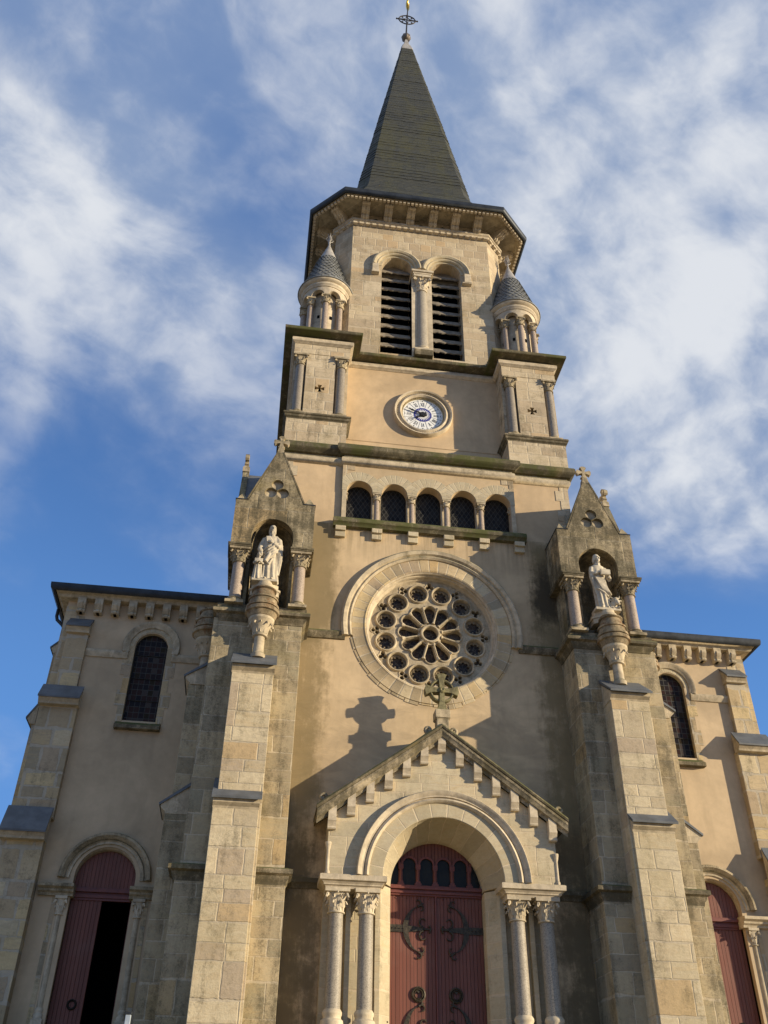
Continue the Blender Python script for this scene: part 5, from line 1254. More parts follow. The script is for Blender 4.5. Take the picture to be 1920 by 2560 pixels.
def spring_scroll(mb, x, z, dx, dz, y, r, w_):
    """C-curl ending; starts going (dx,dz)"""
    a0 = atan2(dz, dx); pts = []
    for sg in (-1, 1):
        p = [(x, y, z)]
        for i in range(1, 9):
            q = a0+sg*(i*.52); rr = r*(1-.04*i)
            px, _, pz = p[-1]; p.append((px+rr*.42*cos(q-sg*.5), y, pz+rr*.42*sin(q-sg*.5)))
        mb.tube(p, [w_*(1-.07*i) for i in range(len(p))], 6)

def main_door():
    d = thing('main_door', '', '', (0, -.6, FL)); del d['label']; del d['category']; attach(d, C)
    YD = -.62
    for s in (-1, 1):
        mb = MB(); n = 13; x0, x1 = .028, 1.2; bw = (x1-x0)/n
        mb.box(s*.02, s*1.2, YD+.03, YD+.08, FL+.03, 7.52)
        for k in range(n):
            a = x0+bw*k; mb.box(s*(a+.004), s*(a+bw-.004), YD-.0, YD+.04, FL+.04, 7.51)
        lf = mb.build('door_leaf', RED, d, smooth=0, bevel=.003)
        # bolts along the top
        mb = MB()
        for k in range(4): mb.sphere((s*(.18+.28*k), YD-.003, 7.44), .018, 8)
        mb.build('bolt', REDM, lf, smooth=40)
        for z0, flip in ((6.72, 1), (4.48, 1)):
            mb = MB(); Y = YD-.028
            F = lambda a, b, h: (a, h, b)
            mb.prism([(s*1.2, z0-.085), (s*.80, z0-.085), (s*.45, z0-.05), (s*.30, z0-.028), (s*.30, z0+.028), (s*.45, z0+.05), (s*.80, z0+.085), (s*1.2, z0+.085)], F, Y, YD)
            # crescent
            R1 = .50; ctr = (s*.34, z0); pts = []
            oo = [(ctr[0]+s*R1*cos(a), z0+.545*sin(a)) for a in [radians(-78+156*i/24) for i in range(25)]]
            ii = [(ctr[0]+s*(R1-.035-.10*cos(a*1.05))*cos(a), z0+.545*sin(a)*(1-.03*cos(a))) for a in [radians(78-156*i/24) for i in range(25)]]
            mb.prism(oo+ii, F, Y-.008, YD)
            for q in (-1, 1):
                spring_scroll(mb, ctr[0]+s*.10, z0+q*.535, -s*.9, q*.45, Y, .10, .026)
                mb.tube([(ctr[0]+s*.12, Y, z0+q*.525), (ctr[0]-s*.02, Y, z0+q*.60)], [.03, .012], 6)
                # inner curls on the strap
                cx_, cz_ = s*.34, z0+q*.13
                mb.tube([(cx_+s*.085*cos(a), Y, z0+q*(.145+.10*sin(a))) for a in [radians(-100+ -0+ 250*i/12) for i in range(13)]], [.026-.0010*i for i in range(13)], 6)
            mb.tube([(s*.32, Y, z0), (s*.16, Y, z0)], [.030, .022], 6)
            mb.tube([(s*.16, Y, z0-.07), (s*.14, Y, z0), (s*.16, Y, z0+.07)], [.014, .03, .014], 6)
            for q in (-1, 1): mb.sphere((s*.17, Y, z0+q*.07), .025, 6)
            for a in range(4): mb.sphere((s*(1.1-.09*a), Y-.012, z0), .016, 6)
            mb.build('strap_hinge', IRONR, lf, smooth=35)
        mb = MB(); c = (s*.462, 5.26)
        mb.arc(c[0], c[1], [(.12, YD), (.12, YD-.03), (.145, YD-.055), (.175, YD-.035), (.178, YD)], 0, 2*pi, 32)
        mb.arc(c[0], c[1], [(.085, YD-.04), (.10, YD-.06), (.115, YD-.04), (.10, YD-.02)], 0, 2*pi, 28)
        mb.prism([(c[0], c[1]+.02), (c[0]+.05, c[1]+.07), (c[0]+.03, c[1]+.13), (c[0]-.03, c[1]+.13), (c[0]-.05, c[1]+.07)], lambda a, b, h: (a, h, b), YD-.035, YD)
        mb.build('ring_handle', IRONR, lf, smooth=40)
    mb = MB(); mb.box(-.022, .022, YD-.035, YD+.05, FL+.03, 7.51); mb.build('meeting_stile', REDM, d, smooth=0, bevel=.006)
    mb = MB()
    for y0, z0, z1 in ((YD-.05, 7.50, 7.545), (YD-.09, 7.545, 7.60), (YD-.06, 7.60, 7.645), (YD-.12, 7.645, 7.70), (YD-.10, 7.70, 7.735)): mb.box(-1.205, 1.205, y0, YD+.06, z0, z1)
    mb.build('transom', REDM, d, smooth=0, bevel=.004)
    # fanlight: boards with six arched lights
    zc = 7.75; R = 1.205; holes = []; pit = .447; r = .172
    outer = [(R*cos(pi*i/48), zc+R*sin(pi*i/48)) for i in range(49)]
    cs = [-1.1175+.447*k for k in range(6)]
    mb = MB()
    for c in cs[1:5]: holes.append(archloop(c, 8.26, r, 7.765, 20))
    for s in (-1, 1):
        c = s*1.1175; lim = sqrt((R-.03)**2-0); pts = []
        # clipped side light
        pts = [(s*.9455, 7.765), (s*1.165, 7.765)]+[(s*sqrt((R-.02)**2-(z-zc)**2), z) for z in (7.85, 7.95, 8.05, 8.15, 8.25, 8.30)]+[(s*1.06, 8.37), (s*1.0, 8.34), (s*.96, 8.28), (s*.9455, 8.26)]
        ok = []
        for p in pts:
            rr = hypot(p[0], p[1]-zc)
            if rr > R-.02: p = (p[0]*(R-.02)/rr, zc+(p[1]-zc)*(R-.02)/rr)
            ok.append(p)
        holes.append(ok if s > 0 else list(reversed(ok)))
    mb.plate(outer, holes, YD-.005, YD+.03); fl = mb.build('fanlight', RED, d, smooth=0)
    mb = MB()
    for c in cs[1:5]: mb.arc(c, 8.26, [(r-.004, YD), (r-.004, YD-.035), (r+.045, YD-.035), (r+.045, YD)], 0, pi, 24)
    for s in (-1, 1): mb.arc(s*1.1175, 8.26, [(r-.004, YD), (r-.004, YD-.035), (r+.045, YD-.035), (r+.045, YD)], (pi*.42 if s > 0 else 0), (pi if s > 0 else pi*.58), 14)
    for k in range(5):
        x = -.894+.447*k; Y = YD-.03
        mb.box(x-.085, x+.085, Y-.02, YD, 7.735, 7.80); mb.box(x-.06, x+.06, Y-.015, YD, 7.80, 7.85); mb.lathe(x, YD-.01, [(.040, 7.84), (.036, 8.14)], 12)
        mb.box(x-.055, x+.055, Y-.01, YD, 8.13, 8.16); mb.box(x-.065, x+.065, Y-.02, YD, 8.16, 8.265)
    mb.build('fanlight_arcade', REDM, fl, smooth=40)
    mb = MB(); mb.plate([(1.2*cos(pi*i/24), zc+1.2*sin(pi*i/24)) for i in range(25)], [], YD+.035, YD+.05); mb.build('pane', GLPLAIN, fl, smooth=0)
    # boards grooves over the fanlight
    mb = MB()
    x = -.99
    while x < 1.0:
        top = zc+sqrt(R*R-x*x)-.01; j = round((x+1.1175)/.447); dd = abs(x-(-1.1175+.447*j)); zb = 8.26+(sqrt(.22**2-dd**2) if dd < .22 else 0)+.01
        if top-zb > .06: mb.box(x-.004, x+.004, YD-.009, YD+.0, zb, top)
        x += .0903
    mb.build('board_groove', DARK, fl, smooth=0)
main_door()

# ================================================================== aisles
def aisle(s):
    X = lambda v: s*v
    ai = thing('aisle', '', '', (s*8.7, 1.5, FL)); del ai['label']; del ai['category']; attach(ai, C)
    fnx = lambda a, b, h: (s*a, h, b)
    def build(mb, name, mat, **k): return mb.build(name, mat, ai, **k)
    wx = 8.42; dx = 8.56
    mb = MB(); holes = [archloop(wx, 14.97, .50, 12.55), archloop(dx, 8.1, .80, FL+.01)]
    mb.plate([(6.0, FL), (11.22, FL), (11.22, 16.75), (6.0, 16.75)], holes, 1.5, 2.1, fn=fnx); mb.box(X(11.22), X(10.7), 2.1, 22, FL, 16.75)
    mb.box(X(6), X(10.7), 21.5, 22, FL, 16.75)
    build(mb, 'aisle_wall', PLA, smooth=0)
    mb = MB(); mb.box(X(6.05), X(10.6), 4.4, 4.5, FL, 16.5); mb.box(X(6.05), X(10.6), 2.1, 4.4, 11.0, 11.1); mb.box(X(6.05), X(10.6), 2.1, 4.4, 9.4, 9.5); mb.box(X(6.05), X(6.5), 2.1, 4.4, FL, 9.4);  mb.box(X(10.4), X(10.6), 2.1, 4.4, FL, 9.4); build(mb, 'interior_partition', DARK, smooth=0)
    # corner quoins
    mb = MB(); z = FL; k = 0
    while z < 16.1:
        mb.box(X(11.235), X(11.235-(.62 if k % 2 else .42)), 1.485, 1.9, z, min(z+.476, 16.2)); mb.box(X(11.235), X(11.0), 1.9, 1.9+(.3 if k % 2 else .55), z, min(z+.476, 16.2)); z += .48; k += 1
    build(mb, 'corner_quoin', S_AISLE, smooth=0)
    # eaves cornice, corbels, gutter
    path = [(-11.22, 10), (-11.22, 1.5), (-6.2, 1.5)] if s < 0 else [(6.2, 1.5), (11.22, 1.5), (11.22, 10)]
    mb = MB(); mb.sweep(path, [(-.2, 16.38), (.24, 16.40), (.28, 16.44), (.30, 16.50), (.36, 16.53), (.40, 16.60), (.40, 16.66), (-.2, 16.70)]); build(mb, 'eaves_cornice', T_MID, smooth=40)
    mb = MB(); mb.sweep(path, [(.38, 16.60), (.40, 16.53), (.46, 16.50), (.52, 16.55), (.54, 16.66), (.54, 16.74), (.50, 16.75), (.38, 16.72)]); build(mb, 'gutter', ZINCD, smooth=40)
    for k in range(9):
        x = 10.76-.527*k
        if x < 6.5: continue
        mb = MB(); hw = .125
        pr = [(1.52, 15.94), (1.30, 15.94), (1.27, 15.97), (1.27, 16.02), (1.30, 16.05), (1.24, 16.12), (1.20, 16.20), (1.20, 16.41), (1.52, 16.41)]
        mb.prism(pr, lambda a, b, h: (h, a, b), X(x-hw), X(x+hw))
        mb.prism([(a-.035 if a < 1.4 else a, b) for a, b in pr if b < 16.3]+[(1.18, 16.28), (1.52, 16.28)], lambda a, b, h: (h, a, b), X(x-.045), X(x+.045)); build(mb, 'eave_corbel', T_MID, smooth=25)
    # roof
    mb = MB(); mb.add([(X(11.68), 1.0, 16.70), (X(5.5), 1.0, 16.70), (X(5.5), 5.5, 19.40), (X(8.2), 5.5, 19.30), (X(11.68), 22, 16.70), (X(8.2), 18, 19.30), (X(5.5), 22, 19.40), (X(11.68), 1.0, 16.62), (X(5.5), 1.0, 16.62), (X(11.68), 22, 16.62), (X(5.5), 22, 16.62)],
       [(0, 1, 2, 3), (0, 3, 5, 4), (3, 2, 6, 5), (4, 5, 6), (7, 8, 1, 0), (7, 0, 4, 9), (8, 7, 9, 10)]); build(mb, 'aisle_roof', SLROOF, smooth=0)
    # string course with window hood
    mb = MB(); sec = [(1.52, 14.52), (1.46, 14.53), (1.44, 14.58), (1.42, 14.64), (1.40, 14.70), (1.42, 14.76), (1.52, 14.78)]
    for a, b in ((6.3, wx-.66), (wx+.66, 10.40)):
        mb.grid([[(X(x), y, z) for y, z in sec] for x in (a, b)], True, 0, cap=True)
    mb.arc(X(wx), 14.97, [(.66, 1.52), (.66, 1.45), (.70, 1.43), (.75, 1.42), (.80, 1.38), (.86, 1.38), (.88, 1.42), (.88, 1.52)], -.28, pi+.28, 44); build(mb, 'string_course', T_MID, smooth=40)
    # window
    mb = MB(); mb.arc(X(wx), 14.97, [(.495, 1.9), (.495, 1.56), (.53, 1.485), (.66, 1.485), (.66, 1.55)], 0, pi, 36)
    wf = build(mb, 'window_arch', S_VOUSS, origin=(X(wx), 1.5, 14.97), smooth=40)
    mb = MB(); random.seed(5)
    for q in (-1, 1):
        z = 12.5; k = 0
        while z < 14.95:
            w2 = .66+(.14 if (k % 2) else .02); e = min(z+.50, 14.97); xa, xb = sorted((wx+q*.495, wx+q*w2)); mb.box(X(xa), X(xb), 1.487, 1.9, z, e); z += .5; k += 1
    build(mb, 'window_jamb', S_AISLE, smooth=0)
    mb = MB(); mb.prism([(1.30, 12.24), (1.30, 12.36), (1.6, 12.56), (1.8, 12.56), (1.8, 12.24)], lambda a, b, h: (h, a, b), X(wx-.66), X(wx+.66)); build(mb, 'window_sill', T_OLD, smooth=0, bevel=.01)
    mb = MB(); mb.plate([(s*a, b) for a, b in archloop(wx, 14.97, .50, 12.5)], [], 1.66, 1.68)
    w = build(mb, 'aisle_window', GLASSW, smooth=0)
    mb = MB(); lp = archloop(wx, 14.97, .475, 12.57); mb.tube([(s*a, 1.64, b) for a, b in lp+lp[:1]], .022, 6)
    for z in (13.25, 13.97, 14.75): mb.tube([(X(wx-.48), 1.64, z), (X(wx+.48), 1.64, z)], .014, 6)
    mb.build('window_bars', IRON, w, smooth=40)
    # buttresses
    mb = MB(); mb.box(X(10.36), X(11.0), 1.33, 1.6, 13.2, 15.45); mb.box(X(10.19), X(11.26), 1.26, 1.6, 9.5, 12.80); mb.box(X(10.26), X(11.35), 1.12, 1.6, FL, 8.93)
    bt = build(mb, 'aisle_buttress', S_AISLE, smooth=0, bevel=.012)
    mb = MB(); mb.box(X(11.2), X(11.55), 2.5, 3.1, 13.2, 15.2); mb.box(X(11.2), X(11.62), 2.3, 3.3, 9.5, 12.6); mb.box(X(11.2), X(11.95), 2.3, 3.3, FL, 8.8); sb = build(mb, 'aisle_side_buttress', S_AISLE, smooth=0, bevel=.012)
    for x0, x1, zt, yt, zl, yl in ((10.33, 11.02, 15.80, 1.5, 15.36, 1.08), (10.14, 11.29, 13.43, 1.29, 12.92, .93), (10.22, 11.38, 9.78, 1.17, 9.03, .78)):
        a, b = sorted((X(x0), X(x1)))
        mb = MB(); mb.prism([(yt+.05, zl-.18), (yl+.14, zl-.18), (yl+.12, zl-.12), (yl+.05, zl-.04), (yl+.05, zl-.0), (yt+.05, zt-.04)], lambda aa, bb, h: (h, aa, bb), a, b); mb.build('cap_stone', T_MID, bt, smooth=0)
        mb = MB(); mb.prism([(yt, zt), (yl, zl+.02), (yl+.01, zl-.035), (yt, zt-.1)], lambda aa, bb, h: (h, aa, bb), a-.02, b+.02); mb.build('lead_cap', ZINC, bt, smooth=0, bevel=.006)
    for y0, y1, zt, xt, zl, xl in ((2.45, 3.15, 15.7, 11.23, 15.2, 11.68), (2.25, 3.35, 13.3, 11.52, 12.74, 11.82), (2.25, 3.35, 9.6, 11.6, 8.9, 12.1)):
        mb = MB(); mb.prism([(X(xt), zt-.05), (X(xl-.04), zl-.02), (X(xl-.14), zl-.18), (X(xt), zl-.18)], lambda aa, bb, h: (aa, h, bb), y0, y1); mb.build('cap_stone', T_MID, sb, smooth=0)
        mb = MB(); mb.prism([(X(xt), zt), (X(xl), zl+.02), (X(xl-.01), zl-.035), (X(xt), zt-.1)], lambda aa, bb, h: (aa, h, bb), y0-.02, y1+.02); mb.build('lead_cap', ZINC, sb, smooth=0)
    if s < 0:
        mb = MB(); mb.tube([(-11.68, 2.3, 16.5), (-11.68, 2.3, 16.25), (-11.64, 2.3, 16.12), (-11.45, 2.3, 15.95), (-11.36, 2.3, 15.82), (-11.36, 2.3, FL)], .055, 12); build(mb, 'downpipe', ZINCD, smooth=50)
    # side doorway
    mb = MB(); zc = 8.05
    mb.arc(X(dx), zc, [(.80, 2.05), (.80, 1.62), (.82, 1.56), (.87, 1.52), (.91, 1.50), (.925, 1.46), (.98, 1.46), (1.01, 1.42), (1.03, 1.46), (1.04, 1.52)], 0, pi, 44)
    build(mb, 'doorway_arch', T_MID, origin=(X(dx), 1.5, zc), smooth=40)
    mb = MB(); mb.arc(X(dx), zc, [(1.03, 1.52), (1.04, 1.44), (1.08, 1.40), (1.13, 1.34), (1.19, 1.34), (1.22, 1.42), (1.22, 1.52)], 0, pi, 44)
    build(mb, 'doorway_hood', T_CARVO, origin=(X(dx), 1.5, zc), smooth=40)
    for q in (-1, 1):
        xx = dx+q*.80
        mb = MB(); xs = sorted((xx, dx+q*1.10)); xs2 = sorted((dx+q*.92, dx+q*1.12))
        pl = [(dx+q*.80, 2.05), (dx+q*.80, 1.66), (dx+q*.88, 1.62), (dx+q*1.10, 1.62), (dx+q*1.12, 1.485), (dx+q*1.24, 1.485), (dx+q*1.24, 2.05)]
        mb.prism([(X(a), b) for a, b in pl], lambda a, b, h: (a, b, h), FL, 7.72); build(mb, 'door_jamb', S_AISLE, smooth=0)
        cxn = dx+q*1.0
        column('doorway_shaft', ai, X(cxn), 1.54, (4.60, 4.98, 7.12, 7.58), .088, .155, [T_MID, T_CARVE], rich=False, lv=6, n=16)
        mb = MB(); mb.box(X(cxn-.16), X(cxn+.16), 1.38, 1.7, FL, 4.60); build(mb, 'shaft_plinth', S_AISLE, smooth=0, bevel=.01)
        # impost
        a, b = sorted((dx+q*.72, dx+q*1.62 if not (q < 0 and False) else 0)); mb = MB()
        lo, hi = sorted((X(a), X(b)))
        rows = [[(x, y, z) for y, z in [(1.7, 7.58), (1.42, 7.58), (1.40, 7.64), (1.34, 7.68), (1.33, 7.73), (1.24, 7.78), (1.24, 7.86), (1.7, 7.90)]] for x in (lo, hi)]
        mb.grid(rows, True, 0, cap=True); build(mb, 'impost', T_MID if s > 0 else T_CARVO, smooth=30)
    sd = thing('side_door', '', '', (X(dx), 1.75, FL)); del sd['label']; del sd['category']; attach(sd, ai) if False else attach(sd, C)
    YD = 1.74
    n = 9
    # tympanum
    mb = MB(); mb.plate([(X(dx)+.80*cos(pi*i/24), zc+.80*sin(pi*i/24)) for i in range(25)]+[(X(dx)-.80, 7.86), (X(dx)+.80, 7.86)], [], YD+.02, YD+.06)
    for k in range(16):
        x = -.80+.1*k; 
        xa, xb = x+.004, x+.096; zt = zc+sqrt(max(0.0, .64-max(abs(xa), abs(xb))**2))
        if zt-7.87 > .05: mb.box(X(dx)+xa, X(dx)+xb, YD, YD+.03, 7.87, zt)
    mb.build('tympanum', RED, sd, smooth=0, bevel=.003)
    mb = MB()
    for y0, z0, z1 in ((YD-.03, 7.56, 7.62), (YD-.06, 7.62, 7.70), (YD-.03, 7.70, 7.76), (YD-.10, 7.76, 7.84), (YD-.06, 7.84, 7.88)): mb.box(X(dx-.80), X(dx+.80), y0, YD+.06, z0, z1)
    mb.build('transom', REDM, sd, smooth=0, bevel=.004)
    for h in (-1, 1):
        openleaf = (s < 0 and h > 0)
        mb = MB()
        if not openleaf:
            a, b = sorted((X(dx), X(dx)+h*.80)); mb.box(a, b, YD+.03, YD+.07, FL+.02, 7.57)
            for k in range(8): mb.box(a+.1*k+.004, a+.1*k+.096, YD, YD+.04, FL+.03, 7.565)
        else:
            x0 = X(dx)+.80; mb.box(x0-.05, x0-.01, YD+.05, YD+.85, FL+.02, 7.57)
        lf = mb.build('door_leaf', RED, sd, smooth=0, bevel=.003)
        if not openleaf:
            c = (X(dx)+h*(.28 if s < 0 else .3), 5.10); mb = MB()
            mb.arc(c[0], c[1], [(.07, YD), (.07, YD-.02), (.10, YD-.045), (.125, YD-.02), (.125, YD)], 0, 2*pi, 28); mb.build('ring_handle', IRON, lf, smooth=40)
for s in (-1, 1): aisle(s)

# ================================================================== statues
def remeshed(mb, name, mat, parent, vox=.0115, origin=None):
    o = mb.build(name, mat, None, smooth=0)
    md = o.modifiers.new('r', 'REMESH'); md.mode = 'VOXEL'; md.voxel_size = vox
    sm = o.modifiers.new('s', 'SMOOTH'); sm.iterations = 1; sm.factor = .4
    dg = bpy.context.evaluated_depsgraph_get(); me = bpy.data.meshes.new_from_object(o.evaluated_get(dg))
    o.modifiers.clear(); old = o.data; o.data = me; bpy.data.meshes.remove(old); me.name = name
    me.shade_smooth()
    if parent: attach(o, parent)
    return o
def robe(mb, T, prof, folds=9, amp=.10, n=56, ph=0.0, fr0=.9):
    """prof: (z, cx, cy, rx, ry)"""
    rows = []
    zs = [p[0] for p in prof]; z0, z1 = zs[0], zs[-1]; M = 26
    for j in range(M+1):
        z = z0+(z1-z0)*j/M; i = 0
        while i < len(prof)-2 and z > prof[i+1][0]: i += 1
        a, b = prof[i], prof[i+1]; t = (z-a[0])/(b[0]-a[0]); t = t*t*(3-2*t) if 0 <= t <= 1 else t
        cx, cy, rx, ry = [a[k]+(b[k]-a[k])*t for k in range(1, 5)]
        f = amp*max(0.0, 1-(z-z0)/(z1-z0)/fr0)**.8
        row = []
        for i2 in range(n):
            an = 2*pi*i2/n; w_ = sin(folds*an+ph+1.3*sin(z*2.2)+.6*sin(3*an))
            w_ = abs(w_)**.7*(1 if w_ > 0 else -1)
            k = 1+f*w_; row.append(T((cx+rx*k*cos(an), cy+ry*k*sin(an), z)))
        rows.append(row)
    mb.grid(rows, True, 0, cap=True)
def ribbon(mb, T, pts, r):
    mb.tube([T(p) for p in pts], r, 10)
def head(mb, T, c, yaw, tilt, S=1.0, beard=1.0, hair=1.0):
    R_ = Matrix.Rotation(yaw, 3, 'Z') @ Matrix.Rotation(tilt, 3, 'X')
    def H(p): q = R_ @ Vector([v*S for v in p]); return T((c[0]+q.x, c[1]+q.y, c[2]+q.z))
    def ell(p, r, n=12): 
        rows = []
        for j in range(1, 10):
            t = pi*j/10; rows.append([H((p[0]+r[0]*sin(t)*cos(2*pi*i/n), p[1]+r[1]*sin(t)*sin(2*pi*i/n), p[2]+r[2]*cos(t))) for i in range(n)])
        mb.grid(rows, True, 0, cap=True)
    ell((0, 0, .03), (.082, .100, .118), 16)           # skull (face towards -y)
    ell((0, .015, .05), (.095, .105, .105), 16)        # hair mass
    ell((0, -.055, -.06), (.055, .05, .06))            # jaw
    ell((0, -.112, .0), (.016, .026, .034), 8)         # nose
    ell((0, -.098, .045), (.062, .02, .014), 8)        # brow
    for q in (-1, 1):
        ell((q*.032, -.088, .022), (.016, .014, .010), 8); ell((q*.088, .0, .01), (.014, .022, .03), 8)
        ell((q*.045, -.075, -.015), (.026, .028, .022), 8)
    if beard:
        ell((0, -.085, -.065), (.055, .035, .05)); 
        for q, zz in ((-.03, -.15), (0, -.19), (.03, -.155), (-.015, -.22), (.02, -.23)): ell((q, -.085-.01, zz*beard), (.026, .026, .075), 8)
        ell((0, -.108, -.038), (.045, .018, .012), 8)
    if hair:
        for q in (-1, 1): ell((q*.078, .03, -.05), (.03, .05, .10), 8)
        ell((0, .08, -.05), (.075, .04, .11), 10)
def hand(mb, T, c, d, n, S=1.0):
    """palm at c, fingers pointing d, palm normal n; five separate fingers"""
    d = Vector(d).normalized(); n = Vector(n).normalized(); sd = d.cross(n).normalized(); c = Vector(c)
    mb.tube([T(c-d*.03*S), T(c+d*.02*S), T(c+d*.055*S)], [.026*S, .038*S, .034*S], 8)
    for k, L in enumerate((.062, .075, .07, .055)):
        b = c+d*.05*S+sd*(k-1.5)*.021*S
        mb.tube([T(b), T(b+d*L*.5*S+n*.006), T(b+d*L*.85*S+n*.028*S)], [.0115*S, .011*S, .009*S], 6)
    b = c+sd*-.034*S; mb.tube([T(b), T(b-sd*.022*S+d*.03*S+n*.01), T(b-sd*.018*S+d*.055*S+n*.02)], [.013*S, .012*S, .010*S], 6)
def statue_left():
    px, py, z0 = -5.07, -2.10, 15.42
    root = thing('statue', 'white stone statue of a bearded robed man with a child reading at his side', 'statue', (px, py, z0), 'saints in the pier niches')
    T = lambda p: (px+p[0], py+p[1], z0+p[2])
    mb = MB()
    mb.box(px-.40, px+.34, py-.24, py+.22, z0-.01, z0+.07)
    X = .06
    robe(mb, T, [(.05, X, 0, .29, .20), (.35, X, 0, .26, .185), (.8, X, .0, .235, .17), (1.15, X, .01, .225, .16), (1.4, X, .02, .25, .16), (1.6, X, .03, .235, .14), (1.68, X, .03, .14, .10), (1.74, X, .02, .07, .07)], folds=11, amp=.14)
    # neck, mantle drape
    ribbon(mb, T, [(X, .02, 1.62), (X, .0, 1.80)], [.07, .06])
    # cloak over left shoulder (viewer right) falling to the hem
    for k, (a, r) in enumerate(((.20, .05), (.25, .06), (.29, .05))):
        ribbon(mb, T, [(X+.12, -.02, 1.66), (X+a*.9, -.06, 1.50), (X+a+.02, -.08, 1.2), (X+a+.03, -.06, .8), (X+a-.01, -.04, .42-.06*k)], [r*.7, r, r, r*.9, r*.6])
    # diagonal waist drape
    for k in range(5):
        ribbon(mb, T, [(X-.20, -.08, .62+.12*k), (X-.08, -.185, .72+.12*k), (X+.08, -.19, .92+.10*k), (X+.20, -.12, 1.08+.07*k)], [.025, .035, .035, .025])
    ribbon(mb, T, [(X-.02, -.17, 1.05), (X-.03, -.20, .9), (X-.12, -.205, .68), (X-.02, -.20, .58), (X+.07, -.18, .80)], [.03, .05, .05, .03, .02])
    for k in range(4): ribbon(mb, T, [(X-.16+.03*k, -.10, 1.62), (X-.13+.05*k, -.15, 1.4), (X-.04+.04*k, -.165, 1.2)], [.012, .022, .016])
    # arms
    ribbon(mb, T, [(X-.19, .01, 1.56), (X-.27, -.02, 1.34), (X-.31, -.06, 1.14), (X-.27, -.13, 1.02)], [.085, .085, .085, .075]); ribbon(mb, T, [(X-.27, -.13, 1.04), (X-.25, -.17, .98)], [.04, .034]); hand(mb, T, (X-.25, -.185, .955), (-.1, -.3, -.8), (0, 1, 0), 1.1)
    ribbon(mb, T, [(X+.19, .01, 1.56), (X+.27, -.04, 1.32), (X+.20, -.15, 1.22), (X+.07, -.20, 1.30)], [.085, .085, .075, .055]); hand(mb, T, (X+.02, -.215, 1.33), (-.8, -.05, .35), (0, 1, .1), 1.15)
    head(mb, T, (X+.01, -.02, 1.90), radians(12), radians(6), 1.06)
    # feet
    for q in (-.1, .1): mb.sphere(T((X+q, -.19, .09)), (.05, .10, .035), 8)
    remeshed(mb, 'robed_man', STATUE, root)
    mb = MB(); X = -.25; Y = -.13
    robe(mb, T, [(.04, X, Y, .15, .12), (.3, X, Y, .125, .10), (.55, X, Y, .105, .085), (.70, X, Y, .115, .08), (.76, X, Y, .06, .05), (.80, X, Y, .035, .035)], folds=8, amp=.16, n=48)
    ribbon(mb, T, [(X, Y, .72), (X, Y, .82)], [.035, .032]); head(mb, T, (X+.0, Y-.015, .885), radians(8), radians(22), .72, 0, 1)
    for q in (-1, 1):
        ribbon(mb, T, [(X+q*.09, Y, .70), (X+q*.135, Y-.03, .60), (X+q*.09, Y-.12, .57)], [.038, .036, .026]); hand(mb, T, (X+q*.065, Y-.145, .575), (-q*.5, -.6, 0), (0, 0, 1), .62)
    mb.prism([(-.12, -.02), (0, -.035), (.12, -.02), (.12, .0), (0, -.012), (-.12, .0)], lambda a, b, h: T((X+.0+a, Y-.14+b+h*.35, .60+h)), -.01, .13)
    remeshed(mb, 'reading_child', STATUE, root, .011)
statue_left()
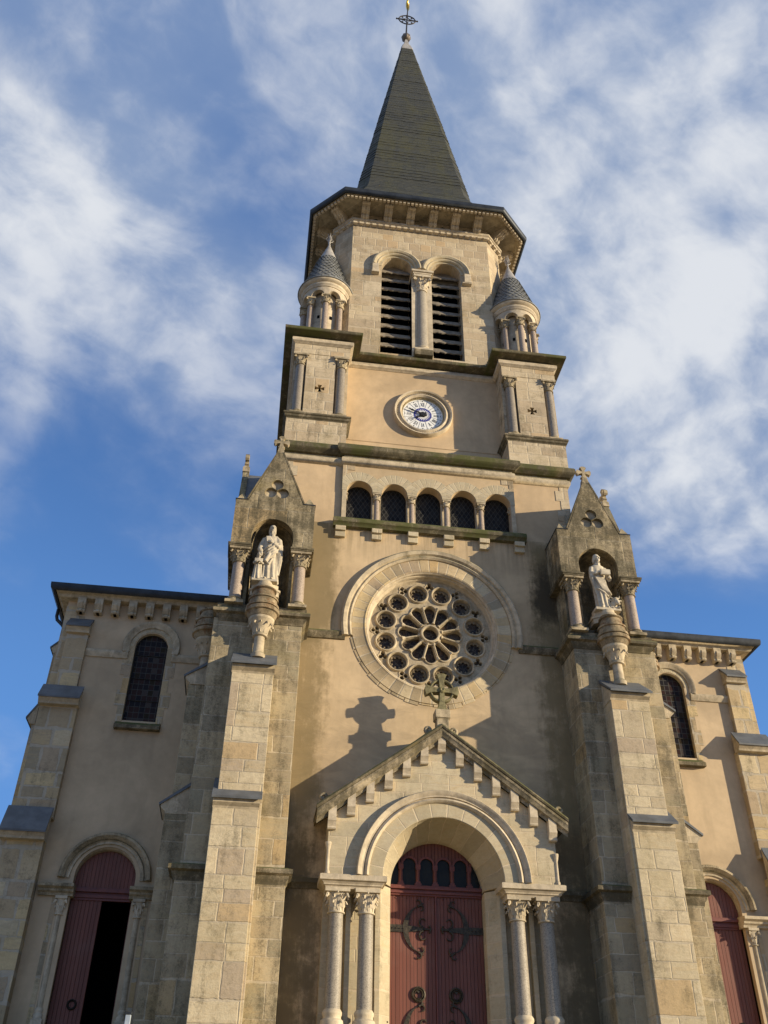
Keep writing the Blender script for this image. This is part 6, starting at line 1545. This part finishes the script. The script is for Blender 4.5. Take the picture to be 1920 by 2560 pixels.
def statue_right():
    px, py, z0 = 5.07, -2.10, 15.42
    root = thing('statue', 'white stone statue of a long bearded man with a book and an ox', 'statue', (px, py, z0), 'saints in the pier niches')
    T = lambda p: (px+p[0], py+p[1], z0+p[2])
    mb = MB(); mb.box(px-.38, px+.40, py-.22, py+.2, z0-.01, z0+.08); X = -.08
    robe(mb, T, [(.06, X+.03, 0, .22, .18), (.35, X+.02, 0, .215, .175), (.8, X, .0, .215, .17), (1.15, X, .01, .22, .16), (1.4, X, .02, .25, .16), (1.6, X, .03, .23, .14), (1.68, X, .03, .13, .10), (1.74, X, .02, .07, .07)], folds=10, amp=.13, ph=1)
    ribbon(mb, T, [(X, .02, 1.62), (X, .0, 1.80)], [.07, .06])
    # mantle hem sweeping down to the right
    for k in range(6):
        ribbon(mb, T, [(X-.16+.05*k, -.14, 1.18-.01*k), (X-.10+.05*k, -.185, .95-.04*k), (X+.0+.045*k, -.18, .74-.03*k), (X+.13+.03*k, -.12, .52+.01*k)], [.024, .034, .034, .022])
    ribbon(mb, T, [(X-.20, -.10, .80), (X-.10, -.17, .72), (X+.05, -.18, .60), (X+.22, -.12, .46)], [.02, .026, .026, .02])
    ribbon(mb, T, [(X-.20, -.02, 1.55), (X-.245, -.06, 1.2), (X-.215, -.08, .9), (X-.17, -.08, .6)], [.07, .075, .055, .03])
    ribbon(mb, T, [(X-.18, .01, 1.56), (X-.24, -.05, 1.34), (X-.13, -.16, 1.28), (X-.02, -.20, 1.33)], [.085, .08, .06, .045]); hand(mb, T, (X+.02, -.22, 1.34), (.9, -.1, .1), (0, 1, 0), 1.15)
    ribbon(mb, T, [(X+.19, .01, 1.56), (X+.28, -.03, 1.32), (X+.29, -.12, 1.12), (X+.27, -.18, 1.16)], [.085, .085, .075, .055]); hand(mb, T, (X+.25, -.215, 1.24), (-.35, -.1, .9), (0, 1, 0), 1.15)
    head(mb, T, (X+.0, -.02, 1.90), radians(28), radians(8), 1.08, 1.25)
    for q in (-.09, .09): mb.sphere(T((X+q, -.17, .10)), (.05, .09, .035), 8)
    remeshed(mb, 'robed_man', STATUE, root)
    mb = MB(); mb.prism([(-.14, -.10), (.15, -.09), (.16, .10), (-.13, .11)], lambda a, b, h: T((X+.13+a, -.235+h+.05*b, 1.30+b)), -.03, .035)
    mb.prism([(-.12, -.085), (.157, -.075), (.167, .085), (-.11, .095)], lambda a, b, h: T((X+.133+a, -.235+h+.05*b, 1.30+b)), -.034, .039)
    mb.build('book', STATUE, root, smooth=0)
    # ox: couched body behind, head turned out
    mb = MB()
    def E(c, r, yaw=0, pitch=0, n=12): mb.sphere(T(c), r, n, 0, Matrix.Rotation(yaw, 3, 'Z') @ Matrix.Rotation(pitch, 3, 'X'))
    E((.16, .02, .16), (.20, .15, .13)); E((.24, -.06, .25), (.11, .13, .15)); 
    E((.29, -.12, .38), (.105, .11, .10)); E((.31, -.20, .29), (.075, .09, .085), pitch=.5); E((.32, -.25, .21), (.062, .062, .05))
    E((.29, -.17, .42), (.085, .07, .05))
    for q in (-1, 1):
        mb.tube([T((.29+q*.07, -.13, .45)), T((.29+q*.13, -.13, .48)), T((.29+q*.145, -.14, .56))], [.028, .022, .01], 8)
        E((.29+q*.15, -.11, .40), (.065, .022, .032)); E((.31+q*.05, -.225, .345), (.016, .016, .014), n=8); E((.32+q*.028, -.305, .215), (.014, .012, .012), n=8)
    mb.tube([T((.22, -.10, .10)), T((.30, -.22, .09)), T((.36, -.24, .10))], [.05, .04, .045], 8); mb.tube([T((.06, -.05, .10)), T((.10, -.20, .095)), T((.18, -.22, .09))], [.05, .038, .04], 8)
    remeshed(mb, 'ox', STATUE, root, .012)
statue_right()

# ================================================================== small things in the forecourt
def extras():
    p = thing('sign_post', 'slender pale metal post with a dark cap in front of the open side door', 'post', (-6.93, -3.0, FL))
    mb = MB(); mb.box(-6.985, -6.875, -3.05, -2.95, FL, 4.33); mb.build('post_shaft', simple('pale_powder_coat', (0.42, 0.47, 0.50), .4, .3, var=.1), p, smooth=0, bevel=.008)
    mb = MB(); mb.box(-7.0, -6.86, -3.065, -2.935, 4.33, 4.38); mb.build('post_cap', ZINCD, p, smooth=0, bevel=.008)
    h = thing('handrail', 'thin black iron handrail beside the left jamb of the main door', 'handrail', (-1.45, -1.0, FL))
    mb = MB(); mb.tube([(-1.75, -1.05, FL), (-1.70, -1.05, 4.45), (-1.62, -1.05, 4.56), (-1.52, -1.05, 4.60), (-1.25, -1.0, 4.61)], .018, 8); mb.build('rail', IRON, h, smooth=40)
    mb = MB(); mb.tube([(-1.3, -1.0, FL), (-1.3, -1.0, 4.6)], .016, 8); mb.build('rail_post', IRON, h, smooth=40)
extras()
